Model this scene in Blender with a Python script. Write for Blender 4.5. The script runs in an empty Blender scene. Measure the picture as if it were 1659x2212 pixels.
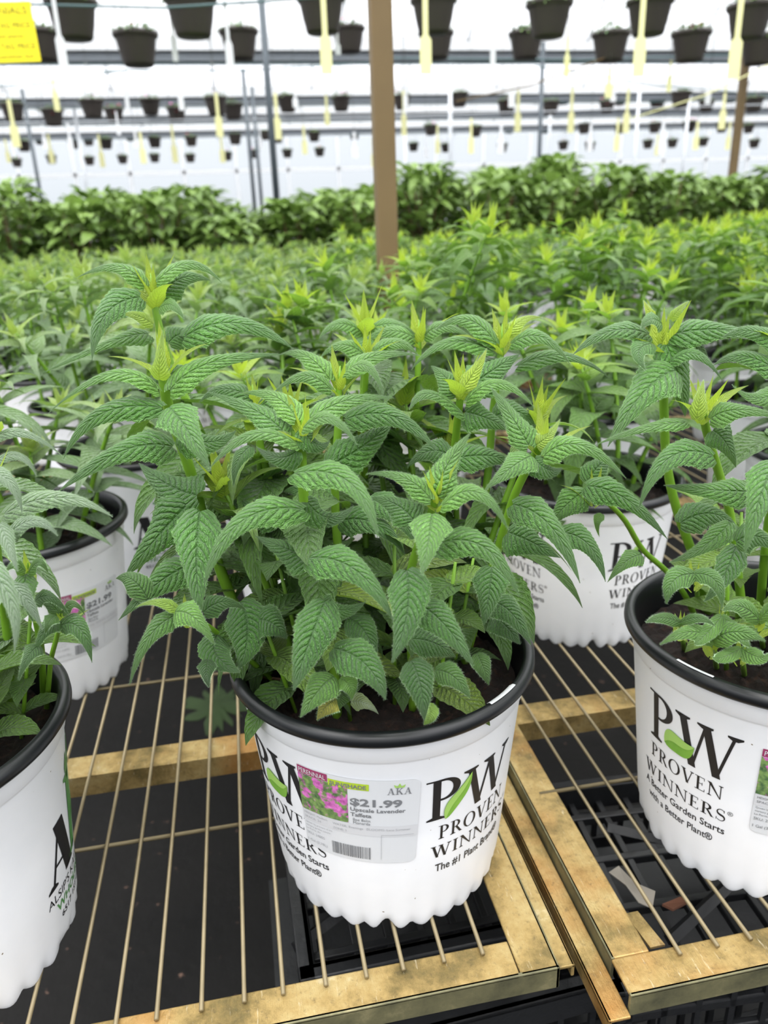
import bpy, bmesh, math, random
import numpy as np
from mathutils import Vector, Matrix
PI = math.pi
scn = bpy.context.scene
col = scn.collection

# ------------------------------------------------------------------ camera, light, exposure
RC = np.array([[0.9815627, -0.0979984, 0.1641066], [-0.1881776, -0.344865, 0.9195963], [-0.0335243, -0.9335226, -0.3569477]])
F, CX, CY = 1661.0, 829.5, 1106.0
BT = 0.45                                   # height of the bench grid
CAM = np.array([0.0, 0.0, 0.829])
cd = bpy.data.cameras.new('camera'); cam = bpy.data.objects.new('camera', cd); col.objects.link(cam)
m = Matrix.Identity(4)
for i in range(3):
    m[i][0] = RC[i, 0]; m[i][1] = -RC[i, 1]; m[i][2] = -RC[i, 2]; m[i][3] = CAM[i]
cam.matrix_world = m
cd.sensor_fit = 'HORIZONTAL'; cd.sensor_width = 36.0; cd.lens = 36.0 * F / 1659.0
cd.clip_start = 0.02; cd.clip_end = 200
cd.dof.use_dof = True; cd.dof.focus_distance = 0.37; cd.dof.aperture_fstop = 15.0
scn.camera = cam
scn.view_settings.view_transform = 'Standard'; scn.view_settings.look = 'None'
scn.view_settings.gamma = 1.0; scn.view_settings.use_curve_mapping = False
scn.view_settings.exposure = -0.08
scn.cycles.use_denoising = True
scn.cycles.max_bounces = 6; scn.cycles.diffuse_bounces = 3; scn.cycles.glossy_bounces = 2
scn.cycles.transmission_bounces = 3; scn.cycles.transparent_max_bounces = 8
w = bpy.data.worlds.new('overcast_sky'); scn.world = w; w.use_nodes = True
wb = w.node_tree.nodes['Background']; wb.inputs[1].default_value = 1.0
_tc0 = w.node_tree.nodes.new('ShaderNodeTexCoord'); _sx = w.node_tree.nodes.new('ShaderNodeSeparateXYZ'); _rp = w.node_tree.nodes.new('ShaderNodeValToRGB')
w.node_tree.links.new(_tc0.outputs['Generated'], _sx.inputs[0]); w.node_tree.links.new(_sx.outputs[2], _rp.inputs[0]); w.node_tree.links.new(_rp.outputs[0], wb.inputs[0])
_e = _rp.color_ramp.elements; _e[0].position = 0.0; _e[0].color = (.72, .76, .80, 1); _e[1].position = 1.0; _e[1].color = (5.4, 5.4, 5.4, 1)
_m = _e.new(.28); _m.color = (1.5, 1.53, 1.57, 1)
sd = bpy.data.lights.new('sun', 'SUN'); sun = bpy.data.objects.new('sun', sd); col.objects.link(sun)
sd.energy = 2.2; sd.angle = math.radians(40); sd.color = (1, 0.98, 0.95)
sun.rotation_euler = (math.radians(22), math.radians(-12), 0)

def ray(px, py): return RC @ np.array([(px - CX) / F, (py - CY) / F, 1.0])
def at(px, py, d): return CAM + ray(px, py) * d                 # pixel direction and depth -> point
def on_z(px, py, z):
    d = ray(px, py); return CAM + d * ((z - CAM[2]) / d[2])
def proj(p):
    c = RC.T @ (np.array(p) - CAM); return CX + F * c[0] / c[2], CY + F * c[1] / c[2], c[2]
def lin(r, g, b): return tuple(((x / 255) / 12.92 if x / 255 <= .04045 else ((x / 255 + .055) / 1.055) ** 2.4) for x in (r, g, b)) + (1.0,)

# ------------------------------------------------------------------ helpers
class Geo:
    def __init__(s): s.v = []; s.f = []; s.uv = []; s.t = []; s.n = 0; s.sm = True; s.mi = []
    def add(s, V, Fc, uv=None, tint=None, mi=0):
        V = np.asarray(V, float); k = len(V)
        s.v.append(V)
        s.f.extend([tuple(i + s.n for i in f) for f in Fc]); s.mi.extend([mi] * len(Fc))
        s.uv.append(np.zeros((k, 2)) if uv is None else uv)
        s.t.append(np.tile([0, .5, 0, 1.], (k, 1)) if tint is None else tint)
        s.n += k
        return s
    def box(s, x0, x1, y0, y1, z0, z1):
        return s.add([(x, y, z) for z in (z0, z1) for y in (y0, y1) for x in (x0, x1)],
                     [(0, 2, 3, 1), (4, 5, 7, 6), (0, 1, 5, 4), (2, 6, 7, 3), (0, 4, 6, 2), (1, 3, 7, 5)])
    def tube(s, P, r, n=8, cap=True, tint=None):
        P = np.asarray(P, float); m_ = len(P)
        r = np.full(m_, r) if np.isscalar(r) else np.asarray(r)
        T = np.gradient(P, axis=0); T /= np.linalg.norm(T, axis=1)[:, None] + 1e-12
        ref = np.array([0, 0, 1.]) if abs(T[:, 2]).mean() < .9 else np.array([0, 1., 0])
        A = np.cross(T, ref); A /= np.linalg.norm(A, axis=1)[:, None] + 1e-12
        B = np.cross(T, A)
        th = np.arange(n) * 2 * PI / n
        V = (P[:, None] + r[:, None, None] * (A[:, None] * np.cos(th)[None, :, None] + B[:, None] * np.sin(th)[None, :, None])).reshape(-1, 3)
        Fc = [(i * n + j, i * n + (j + 1) % n, (i + 1) * n + (j + 1) % n, (i + 1) * n + j) for i in range(m_ - 1) for j in range(n)]
        if cap: Fc += [tuple(range(n))[::-1], tuple((m_ - 1) * n + j for j in range(n))]
        return s.add(V, Fc, None, None if tint is None else np.tile(tint, (len(V), 1)))
    def lathe(s, prof, n=48, c=(0, 0), fn=None, close=False):
        th = np.arange(n) * 2 * PI / n; V = []
        for i, (r, z) in enumerate(prof):
            for t in th:
                rr, zz = (r, z) if fn is None else fn(i, r, z, t)
                V.append((c[0] + rr * math.cos(t), c[1] + rr * math.sin(t), zz))
        Fc = [(i * n + j, i * n + (j + 1) % n, (i + 1) * n + (j + 1) % n, (i + 1) * n + j) for i in range(len(prof) - 1) for j in range(n)]
        if close: Fc.append(tuple((len(prof) - 1) * n + j for j in range(n)))
        return s.add(V, Fc)
    def mesh(s, name, mat, smooth=True):
        me = bpy.data.meshes.new(name)
        V = np.concatenate(s.v); me.from_pydata(V.tolist(), [], s.f)
        uv = np.concatenate(s.uv)
        li = np.empty(len(me.loops), 'i'); me.loops.foreach_get('vertex_index', li)
        l = me.uv_layers.new(name='uv'); l.data.foreach_set('uv', uv[li].astype('f').ravel())
        a = me.color_attributes.new('tint', 'FLOAT_COLOR', 'POINT'); a.data.foreach_set('color', np.concatenate(s.t).astype('f').ravel())
        for x in (mat if isinstance(mat, (list, tuple)) else [mat]): me.materials.append(x)
        if max(s.mi, default=0): me.polygons.foreach_set('material_index', s.mi)
        if smooth: me.shade_smooth()
        me.update()
        return me

def link(name, me, parent=None, loc=None, rz=0.0):
    o = bpy.data.objects.new(name, me); col.objects.link(o)
    if parent is not None: o.parent = parent
    if loc is not None: o.location = loc
    if rz: o.rotation_euler = (0, 0, rz)
    return o
def obj(name, g, mat, parent=None, loc=None, smooth=True, bevel=0, auto=True):
    o = link(name, g.mesh(name, mat, smooth), parent, loc)
    if bevel:
        b = o.modifiers.new('b', 'BEVEL'); b.width = bevel; b.segments = 2; b.limit_method = 'ANGLE'
    return o
def tag(o, label, cat, group=None, kind=None):
    o['label'] = label; o['category'] = cat
    if group: o['group'] = group
    if kind: o['kind'] = kind
    return o
def thing(name, loc, label, cat, group=None):
    o = bpy.data.objects.new(name, None); col.objects.link(o); o.location = loc; o.empty_display_size = .05
    return tag(o, label, cat, group)
def structure(o): o['kind'] = 'structure'; return o
_o = 'first second third fourth fifth sixth seventh eighth ninth tenth eleventh twelfth thirteenth fourteenth fifteenth sixteenth seventeenth eighteenth nineteenth'.split()
ORD = _o + ['twentieth'] + ['twenty-' + x for x in _o[:9]] + ['thirtieth'] + ['thirty-' + x for x in _o[:9]]

# ------------------------------------------------------------------ materials
class NT:
    def __init__(s, name):
        s.m = bpy.data.materials.new(name); s.m.use_nodes = True; s.t = s.m.node_tree; s.n = s.t.nodes; s.l = s.t.links
        s.bs = s.n['Principled BSDF']; s.out = s.n['Material Output']
    def node(s, ty, **k):
        x = s.n.new(ty)
        for a, b in k.items(): setattr(x, a, b)
        return x
    def put(s, a, b):
        if hasattr(a, 'links') or isinstance(a, bpy.types.NodeSocket): s.l.new(a, b)
        else: b.default_value = a
    def math(s, op, a, b=0.0, c=None, clamp=False):
        x = s.node('ShaderNodeMath', operation=op); x.use_clamp = clamp
        s.put(a, x.inputs[0]); s.put(b, x.inputs[1])
        if c is not None: s.put(c, x.inputs[2])
        return x.outputs[0]
    def mix(s, f, a, b, bt='MIX'):
        x = s.node('ShaderNodeMix', data_type='RGBA', blend_type=bt)
        s.put(f, x.inputs[0]); s.put(a, x.inputs[6]); s.put(b, x.inputs[7]); return x.outputs[2]
    def ramp(s, f, stops):
        x = s.node('ShaderNodeValToRGB'); s.put(f, x.inputs[0]); e = x.color_ramp.elements
        while len(e) < len(stops): e.new(0.5)
        for i, (p, c) in enumerate(stops): e[i].position = p; e[i].color = c
        return x.outputs[0]
    def noise(s, scale, detail=4, vec=None, rough=.55):
        x = s.node('ShaderNodeTexNoise'); x.inputs['Scale'].default_value = scale; x.inputs['Detail'].default_value = detail; x.inputs['Roughness'].default_value = rough
        if vec is not None: s.l.new(vec, x.inputs['Vector'])
        else: s.l.new(s.coord(), x.inputs['Vector'])
        return x.outputs['Fac']
    def coord(s):
        if not hasattr(s, '_c'): s._c = s.node('ShaderNodeTexCoord').outputs['Object']
        return s._c
    def bump(s, h, dist, strength=1.0):
        x = s.node('ShaderNodeBump'); x.inputs['Strength'].default_value = strength; x.inputs['Distance'].default_value = dist
        s.l.new(h, x.inputs['Height']); s.l.new(x.outputs[0], s.bs.inputs['Normal']); return x
    def set(s, **k):
        for a, b in k.items():
            a = a.replace('_', ' ')
            s.put(b, s.bs.inputs[a])
        return s
def plain(name, c, rough=.5, metal=0.0, var=0.0, scale=40, bump=0.0):
    t = NT(name); t.set(Roughness=rough, Metallic=metal)
    if var:
        f = t.noise(scale)
        t.set(Base_Color=t.mix(f, tuple(x * (1 - var) for x in c[:3]) + (1,), tuple(min(1, x * (1 + var)) for x in c[:3]) + (1,)))
        if bump: t.bump(f, bump)
    else: t.set(Base_Color=c)
    return t.m

def leaf_material(name, grey=0.0):
    t = NT(name)
    uvn = t.node('ShaderNodeUVMap', uv_map='uv'); sp = t.node('ShaderNodeSeparateXYZ'); t.l.new(uvn.outputs[0], sp.inputs[0])
    at_ = t.node('ShaderNodeAttribute', attribute_name='tint'); sc = t.node('ShaderNodeSeparateColor'); t.l.new(at_.outputs['Color'], sc.inputs[0])
    age, leaf_tone, oldf = sc.outputs[0], sc.outputs[1], sc.outputs[2]
    u = t.math('ABSOLUTE', t.math('MULTIPLY_ADD', sp.outputs[0], 2.0, -1.0)); v = sp.outputs[1]
    wob = t.noise(330, 2)
    ph = t.math('SUBTRACT', t.math('MULTIPLY', v, 11.5), t.math('MULTIPLY', t.math('POWER', u, 1.25), 2.6))
    ph = t.math('ADD', ph, t.math('MULTIPLY', t.math('SUBTRACT', wob, .5), .55))
    side = t.math('POWER', t.math('ABSOLUTE', t.math('SINE', t.math('MULTIPLY', ph, PI))), .7)
    edge = t.math('SUBTRACT', 1.0, t.math('MULTIPLY', t.math('POWER', u, 4.0), .7))
    rib = t.math('MULTIPLY', u, 11.0, clamp=True)
    vr = t.node('ShaderNodeTexVoronoi', feature='DISTANCE_TO_EDGE'); vr.inputs['Scale'].default_value = 1.0
    cb = t.node('ShaderNodeCombineXYZ'); t.put(t.math('MULTIPLY', sp.outputs[0], 15.0), cb.inputs[0]); t.put(t.math('MULTIPLY', ph, 3.2), cb.inputs[1]); t.put(t.math('MULTIPLY', leaf_tone, 30.0), cb.inputs[2])
    t.l.new(cb.outputs[0], vr.inputs['Vector'])
    net = t.math('MULTIPLY', vr.outputs['Distance'], 3.2, clamp=True)
    h = t.math('MULTIPLY', t.math('MULTIPLY_ADD', side, edge, t.math('SUBTRACT', 1.0, edge)), rib)
    h2 = t.math('ADD', t.math('MULTIPLY', t.math('MULTIPLY', side, edge), rib), t.math('MULTIPLY', net, .26))
    t.bump(h2, .0024, 1.0)
    n = t.noise(60, 3)
    g = grey
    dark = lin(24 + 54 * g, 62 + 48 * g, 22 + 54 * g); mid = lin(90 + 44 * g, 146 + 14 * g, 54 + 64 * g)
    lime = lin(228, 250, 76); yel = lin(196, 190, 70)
    c = t.mix(t.math('MULTIPLY_ADD', n, .5, t.math('MULTIPLY', leaf_tone, .6)), dark, mid)
    fresh = lin(130 + 24 * g, 186 - 4 * g, 78 + 54 * g)
    c = t.mix(t.math('MULTIPLY', age, 2.2, clamp=True), c, fresh)
    c = t.mix(t.math('MULTIPLY_ADD', age, 2.0, -1.0, clamp=True), c, lime)
    c = t.mix(oldf, c, yel)
    vein = t.math('SUBTRACT', 1.0, h, clamp=True)
    vein = t.math('MULTIPLY', t.math('POWER', vein, 3.0), t.math('MULTIPLY_ADD', age, -.4, .62, clamp=True))
    c = t.mix(vein, c, lin(36 + 26 * g, 76 + 26 * g, 26 + 30 * g))
    margin = t.math('MULTIPLY', t.math('POWER', u, 18.0), .25)
    c = t.mix(margin, c, lin(150, 190, 110))
    geo = t.node('ShaderNodeNewGeometry')
    c = t.mix(t.math('MULTIPLY', geo.outputs['Backfacing'], .6), c, t.mix(age, lin(92, 130, 50), lin(214, 240, 84)))
    t.set(Base_Color=c, Roughness=.38 + .2 * g)
    t.bs.inputs['Specular IOR Level'].default_value = .55 - .2 * g
    t.bs.inputs['Sheen Weight'].default_value = .14 + .40 * g; t.bs.inputs['Sheen Roughness'].default_value = .42
    t.bs.inputs['Sheen Tint'].default_value = (.86, 1, .84, 1)
    tr = t.node('ShaderNodeBsdfTranslucent'); t.put(t.mix(.5, c, t.mix(age, lin(150, 205, 50), lin(215, 255, 70))), tr.inputs[0])
    mx = t.node('ShaderNodeMixShader'); t.l.new(t.math('MULTIPLY_ADD', age, .16, .17), mx.inputs[0])
    t.l.new(t.bs.outputs[0], mx.inputs[1]); t.l.new(tr.outputs[0], mx.inputs[2]); t.l.new(mx.outputs[0], t.out.inputs[0])
    return t.m
LEAF = leaf_material('leaf_green'); LEAFG = leaf_material('leaf_grey_hairy', .8)
HAIR = bpy.data.materials.new('leaf_hair'); HAIR.use_nodes = True; HAIR.node_tree.nodes['Principled BSDF'].inputs['Base Color'].default_value = (.42, .60, .36, 1)
def simple_leaf(name, a, b, tr=.2):
    t = NT(name); at_ = t.node('ShaderNodeAttribute', attribute_name='tint'); sc = t.node('ShaderNodeSeparateColor'); t.l.new(at_.outputs['Color'], sc.inputs[0])
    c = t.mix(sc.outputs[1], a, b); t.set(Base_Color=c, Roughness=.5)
    x = t.node('ShaderNodeBsdfTranslucent'); t.put(c, x.inputs[0]); mx = t.node('ShaderNodeMixShader'); mx.inputs[0].default_value = tr
    t.l.new(t.bs.outputs[0], mx.inputs[1]); t.l.new(x.outputs[0], mx.inputs[2]); t.l.new(mx.outputs[0], t.out.inputs[0]); return t.m
BUSHL = simple_leaf('bush_leaf', lin(56, 88, 34), lin(138, 168, 82), .25); BASKL = simple_leaf('basket_leaf', lin(60, 96, 44), lin(130, 165, 90))
STEM = plain('stem_green', lin(112, 156, 40), .45, var=.15, scale=90)
TWIG = plain('stem_brown', lin(110, 84, 60), .7)
def pot_white():
    t = NT('pot_white_plastic'); n = t.noise(25, 5); c = t.ramp(n, [(0.25, lin(236, 238, 242)), (.7, lin(244, 245, 248))])
    sp = t.noise(420, 2, rough=.3); c = t.mix(t.math('GREATER_THAN', sp, .80), c, lin(130, 118, 100))
    t.set(Base_Color=c, Roughness=.38); t.bump(t.noise(60, 2), .0004, .3)
    t.bs.inputs['Subsurface Weight'].default_value = 0.0
    return t.m
WHITE = pot_white()
RIM = plain('rim_black', lin(20, 22, 25), .34, var=.2, scale=60)
INNER = plain('pot_inside_black', lin(22, 24, 26), .5)
def soil_mat():
    t = NT('potting_soil'); n = t.noise(130, 8, rough=.7); v = t.node('ShaderNodeTexVoronoi'); v.inputs['Scale'].default_value = 170; t.l.new(t.coord(), v.inputs['Vector'])
    c = t.ramp(n, [(.3, lin(20, 13, 10)), (.54, lin(38, 25, 20)), (.68, lin(74, 48, 36)), (.8, lin(120, 88, 64))])
    t.set(Base_Color=c, Roughness=.95); t.bump(t.math('ADD', n, v.outputs['Distance']), .004, 1); return t.m
SOIL = soil_mat()
INK = plain('ink_black', lin(30, 30, 33), .45); INKG = plain('ink_grey', lin(120, 122, 126), .5); INKL = plain('ink_light_grey', lin(178, 180, 184), .5)
GREENINK = plain('ink_green', lin(84, 140, 78), .45)
def logo_leaf():
    t = NT('ink_leaf_green'); n = t.noise(120, 2); t.set(Base_Color=t.mix(n, lin(92, 150, 44), lin(140, 186, 76)), Roughness=.45); return t.m
LEAFINK = logo_leaf(); LEAFINK2 = plain('ink_leaf_light', lin(158, 198, 100), .45)
STICK = plain('sticker_paper', lin(214, 216, 219), .35); MAROON = plain('ink_maroon', lin(150, 60, 100), .4); LIMEINK = plain('ink_lime', lin(176, 202, 60), .4)
GREYBAND = plain('ink_band', lin(206, 207, 210), .4)
def flower_print():
    t = NT('flower_print'); v = t.node('ShaderNodeTexVoronoi'); v.inputs['Scale'].default_value = 210; t.l.new(t.coord(), v.inputs['Vector'])
    n = t.noise(150, 3); n2 = t.noise(340, 3)
    g = t.ramp(n2, [(.3, lin(62, 92, 62)), (.7, lin(136, 166, 96))]); p = t.ramp(n2, [(.3, lin(160, 70, 140)), (.7, lin(226, 130, 204))])
    t.set(Base_Color=t.mix(t.ramp(n, [(.47, (0, 0, 0, 1)), (.55, (1, 1, 1, 1))]), g, p), Roughness=.4); return t.m
FLOWERP = flower_print()
def brass():
    t = NT('weathered_zinc_yellow'); n = t.noise(22, 9, rough=.72); n2 = t.noise(230, 6, rough=.75); n3 = t.noise(8, 4, rough=.6)
    mp = t.node('ShaderNodeMapping'); t.l.new(t.coord(), mp.inputs[0]); mp.inputs['Scale'].default_value = (3, .4, 1); mp.inputs['Rotation'].default_value = (0, 0, .6)
    n4 = t.noise(160, 5, mp.outputs[0], .7)
    c = t.ramp(n, [(.32, lin(92, 84, 52)), (.43, lin(138, 118, 72)), (.52, lin(174, 148, 94)), (.62, lin(188, 166, 114)), (.74, lin(226, 214, 180))])
    c = t.mix(t.ramp(n3, [(.54, (0, 0, 0, 1)), (.66, (.55, .55, .55, 1))]), c, lin(176, 112, 44))
    c = t.mix(t.ramp(n2, [(.56, (0, 0, 0, 1)), (.68, (.55, .55, .55, 1))]), c, lin(84, 74, 54))
    c = t.mix(t.ramp(n4, [(.62, (0, 0, 0, 1)), (.72, (.6, .6, .6, 1))]), c, lin(232, 220, 190))
    t.set(Base_Color=c, Roughness=t.math('MULTIPLY_ADD', n2, .35, .22), Metallic=.5); t.bump(t.math('ADD', n2, n4), .0006, .7); return t.m
BRASS = brass()
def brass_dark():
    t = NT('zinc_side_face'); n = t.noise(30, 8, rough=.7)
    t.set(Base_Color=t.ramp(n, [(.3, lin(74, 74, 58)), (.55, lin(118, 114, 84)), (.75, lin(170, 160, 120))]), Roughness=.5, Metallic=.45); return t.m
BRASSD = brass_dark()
ROD = plain('rod_zinc', lin(128, 116, 88), .4, .4, var=.25, scale=60)
CRATE = plain('crate_black_plastic', lin(26, 27, 29), .42, var=.35, scale=50, bump=.001)
def floor_mat():
    t = NT('ground_fabric'); n = t.noise(3, 6); n2 = t.noise(60, 4); n3 = t.noise(1.4, 3)
    c = t.ramp(n, [(.3, lin(12, 12, 12)), (.6, lin(22, 21, 20)), (.8, lin(44, 42, 41))])
    c = t.mix(t.ramp(n2, [(.68, (0, 0, 0, 1)), (.74, (.8, .8, .8, 1))]), c, lin(116, 92, 80))
    t.set(Base_Color=c, Roughness=.62); t.bs.inputs['Specular IOR Level'].default_value = .15; t.bump(n2, .003, .5); return t.m
FLOOR = floor_mat()
MOSS = plain('algae_green', lin(40, 58, 26), .9, var=.4, scale=20)
def film_mat(name, tp, colr):
    t = NT(name); tb = t.node('ShaderNodeBsdfTransparent'); tb.inputs[0].default_value = (1, 1, 1, 1)
    tl = t.node('ShaderNodeBsdfTranslucent'); tl.inputs[0].default_value = colr
    mx = t.node('ShaderNodeMixShader'); mx.inputs[0].default_value = 1 - tp
    t.l.new(tb.outputs[0], mx.inputs[1]); t.l.new(tl.outputs[0], mx.inputs[2]); t.l.new(mx.outputs[0], t.out.inputs[0]); return t.m
FILM = film_mat('roof_film', .72, (.95, .96, 1, 1)); FILMW = film_mat('wall_film', .32, (.66, .70, .74, 1))
GUT = plain('gutter_metal_pale', lin(224, 226, 228), .5, .1); GUTD = plain('gutter_metal_dark', lin(128, 134, 140), .5, .3)
PIPE = plain('pipe_grey', lin(200, 204, 208), .4, .4); TEAL = plain('cable_teal', lin(88, 116, 118), .5); DARKPIPE = plain('pole_dark', lin(74, 82, 88), .45, .4)
BROWN = plain('post_brown', lin(110, 90, 56), .6, var=.14, scale=14)
BASK = plain('basket_plastic', lin(66, 60, 56), .5, var=.1, scale=8); WIRE = plain('wire_dark', lin(110, 112, 108), .5); WIREW = plain('wire_white', lin(226, 228, 230), .4)
YTAG = plain('tag_yellow', lin(236, 234, 172), .5); WTAG = plain('tag_white', lin(236, 238, 240), .4)
YSIGN = plain('sign_yellow', lin(252, 236, 20), .45); SIGNINK = plain('ink_sign', lin(128, 118, 20), .5)
RED = plain('petal_red', lin(196, 40, 60), .5); PINK = plain('petal_pink', lin(222, 110, 180), .5); DEAD = plain('dead_leaf', lin(140, 134, 124), .8, var=.3, scale=60); CHIP = plain('bark_chip', lin(98, 62, 44), .9)

# ------------------------------------------------------------------ leaves and shoots
def blade(g, P, side0, W, nu=4, age=0., leaf_tone=.5, old=0., teeth=14, ntu=None, twist=0., round_=0., rng=random, agetip=None, fold=.22, droopedge=.30, hair=False):
    """one leaf along the points P; side0 the direction of its width."""
    P = np.asarray(P, float); n = len(P)
    T = np.gradient(P, axis=0); T /= np.linalg.norm(T, axis=1)[:, None] + 1e-12
    t = np.linspace(0, 1, n)
    S = np.array(side0, float); S = S[None] - (T @ S)[:, None] * T if S.ndim == 1 else S
    S /= np.linalg.norm(S, axis=1)[:, None] + 1e-12
    N = np.cross(S, T)
    if twist:
        a = twist * t[:, None]; S, N = S * np.cos(a) + N * np.sin(a), N * np.cos(a) - S * np.sin(a)
    k = .20 + .06 * round_
    s = np.clip((t - k) / (1 - k), 0, 1)
    f = np.where(t < k, .42 + .58 * np.sin(np.clip(t / k, 0, 1) * PI / 2) ** .8, (1 - s ** (1.10 + .6 * round_)) * (1 - (.15 - .15 * round_) * np.sin(s * PI)))
    f = np.where(t < 1e-6, .30, f); f[-1] = .015
    L = np.linalg.norm(np.diff(P, axis=0), axis=1).sum()
    us = np.linspace(-1, 1, 2 * nu + 1); V = np.empty((n, len(us), 3)); UV = np.empty((n, len(us), 2))
    ph = (t * teeth) % 1.0
    saw = np.where(np.arange(n) % 2 == 0, 1.0, -1.0) if teeth <= 0 else (ph * 2 - 1)
    wav = np.sin(t * 9 + leaf_tone * 20) * .05
    for j, u in enumerate(us):
        au = abs(u); w_ = f * W * .5
        if au > .99: w_ = w_ * (1 + .055 * saw * (t < .97) * (t > .03))
        x = u * w_
        z = w_ * (fold * au - droopedge * au * au * 1.6) + np.sign(u) * wav * w_ * au * 1.3
        back = -L * .055 * au ** 1.3 * np.clip(1 - t / .16, 0, 1)
        V[:, j] = P + S * x[:, None] + N * z[:, None] + T * back[:, None]
        UV[:, j, 0] = (u + 1) / 2; UV[:, j, 1] = t
    m_ = len(us)
    Fc = [(i * m_ + j, i * m_ + j + 1, (i + 1) * m_ + j + 1, (i + 1) * m_ + j) for i in range(n - 1) for j in range(m_ - 1)]
    tint = np.empty((n, m_, 4)); a0 = age; a1 = age if agetip is None else agetip
    tint[..., 0] = (a0 + (a1 - a0) * t)[:, None]; tint[..., 1] = leaf_tone; tint[..., 2] = old; tint[..., 3] = 1
    g.add(V.reshape(-1, 3), Fc, UV.reshape(-1, 2), tint.reshape(-1, 4))
    if hair:
        HV = []; HF = []
        for e, j, q in ((V[:, 0], 0, -1), (V[:, -1], m_ - 1, 1)):
            for i in range(1, n - 1):
                for f_ in (0., .5):
                    b = e[i] * (1 - f_) + e[i + 1] * f_; tg = T[i] * .00003; l_ = rng.uniform(.0004, .0011)
                    d_ = S[i] * q * rng.uniform(.4, 1) + T[i] * rng.uniform(.1, .8) + N[i] * rng.uniform(-.2, .7)
                    HF.append((len(HV), len(HV) + 1, len(HV) + 2)); HV += [b - tg, b + tg, b + d_ * l_]
        g.add(np.array(HV), HF, mi=1)

def arc(base, az, e0, droop, L, n, bend=0.):
    t = (np.arange(n - 1) + .5) / (n - 1); e = np.radians(e0 - droop * t ** 1.15); a = az + bend * t
    st = np.stack([np.cos(e) * np.cos(a), np.cos(e) * np.sin(a), np.sin(e)], 1) * (L / (n - 1))
    return np.concatenate([[base], base + np.cumsum(st, 0)])

def pair_leaf(g, base, az, e0, droop, L, wr, lod, rng, **k):
    nt, nu = lod
    P = arc(np.array(base), az, e0, droop, L, nt, rng.uniform(-.35, .35))
    blade(g, P, (-math.sin(az), math.cos(az), 0), L * wr, nu, leaf_tone=rng.random() * (1 - .75 * k.pop('dk', 0.)), twist=rng.uniform(-.5, .5), teeth=k.pop('teeth', (nt - 1) / 3.0), **k)  # leaf colour darkened here to stand in for shade and older age

def tip_cluster(g, p, rng, lod, s=1.0, az0=None, lime=1.0):
    az = rng.uniform(0, PI) if az0 is None else az0
    for k, (L, e, dr, age) in enumerate([(.017, 80, -8, 1.), (.023, 66, 5, 1.), (.031, 50, 45, .85)]):
        for q in (0, PI):
            a = az + q + k * PI / 2 + rng.uniform(-.2, .2)
            pair_leaf(g, np.array(p) + np.array([math.cos(a), math.sin(a), 0]) * .0015 - np.array([0, 0, .004 * k]), a, e + rng.uniform(-8, 8), dr, L * s * rng.uniform(.85, 1.2), .33, lod, rng, age=age * lime, agetip=age * lime * .8)

NODE_Z = [0.012, 0.020, 0.034, 0.056, 0.084, 0.115, 0.148, 0.180, 0.21]
NODE_L = [.042, .058, .070, .072, .068, .060, .052, .044, .036]
NODE_E = [42, 34, 28, 20, 14, 6, 0, -5, -8]
NODE_D = [70, 80, 80, 75, 70, 62, 55, 50, 45]
NODE_A = [.55, .28, .10, .03, 0, 0, 0, 0, 0]
def shoot_geo(rng, H, kind, lod, s=1.0, lean=0.06):
    gs, gf = Geo(), Geo()
    la = rng.uniform(0, 2 * PI); zz = np.linspace(0, H, 7)
    P = np.stack([lean * (zz / H) ** 1.6 * math.cos(la) * H * 3, lean * (zz / H) ** 1.6 * math.sin(la) * H * 3, zz], 1)
    gs.tube(P, np.array([.0026, .0025, .0023, .0021, .0019, .0017, .0005]) * s, 6)
    pos = lambda z: np.array([np.interp(z, zz, P[:, 0]), np.interp(z, zz, P[:, 1]), z])
    az = rng.uniform(0, PI)
    wr = .33 if kind == 'green' else .27
    ls = s * (1.0 if kind == 'green' else 1.04)
    tip_cluster(gf, P[-1], rng, lod, ls, az + PI / 2, 1.0 if kind == 'green' else .8)
    for i, dz in enumerate(NODE_Z):
        z = H - dz * (s if i < 4 else 1)
        if z < .02: break
        a = az + (i % 2) * PI / 2 + rng.uniform(-.25, .25)
        for q in (0, PI):
            b = pos(z) + np.array([math.cos(a + q), math.sin(a + q), 0]) * .002
            pair_leaf(gf, b, a + q, NODE_E[i] + rng.uniform(-12, 12), NODE_D[i] + rng.uniform(-20, 25), NODE_L[i] * ls * rng.uniform(.8, 1.12), wr * (1 + .05 * i) * rng.uniform(.9, 1.1), lod, rng, age=NODE_A[i], agetip=NODE_A[i] * .6, dk=i / 8)  # leaves coloured darker node by node downwards, for shade and age
    return gs.mesh('stem', STEM), gf.mesh('foliage', LEAF if kind == 'green' else LEAFG)

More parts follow.
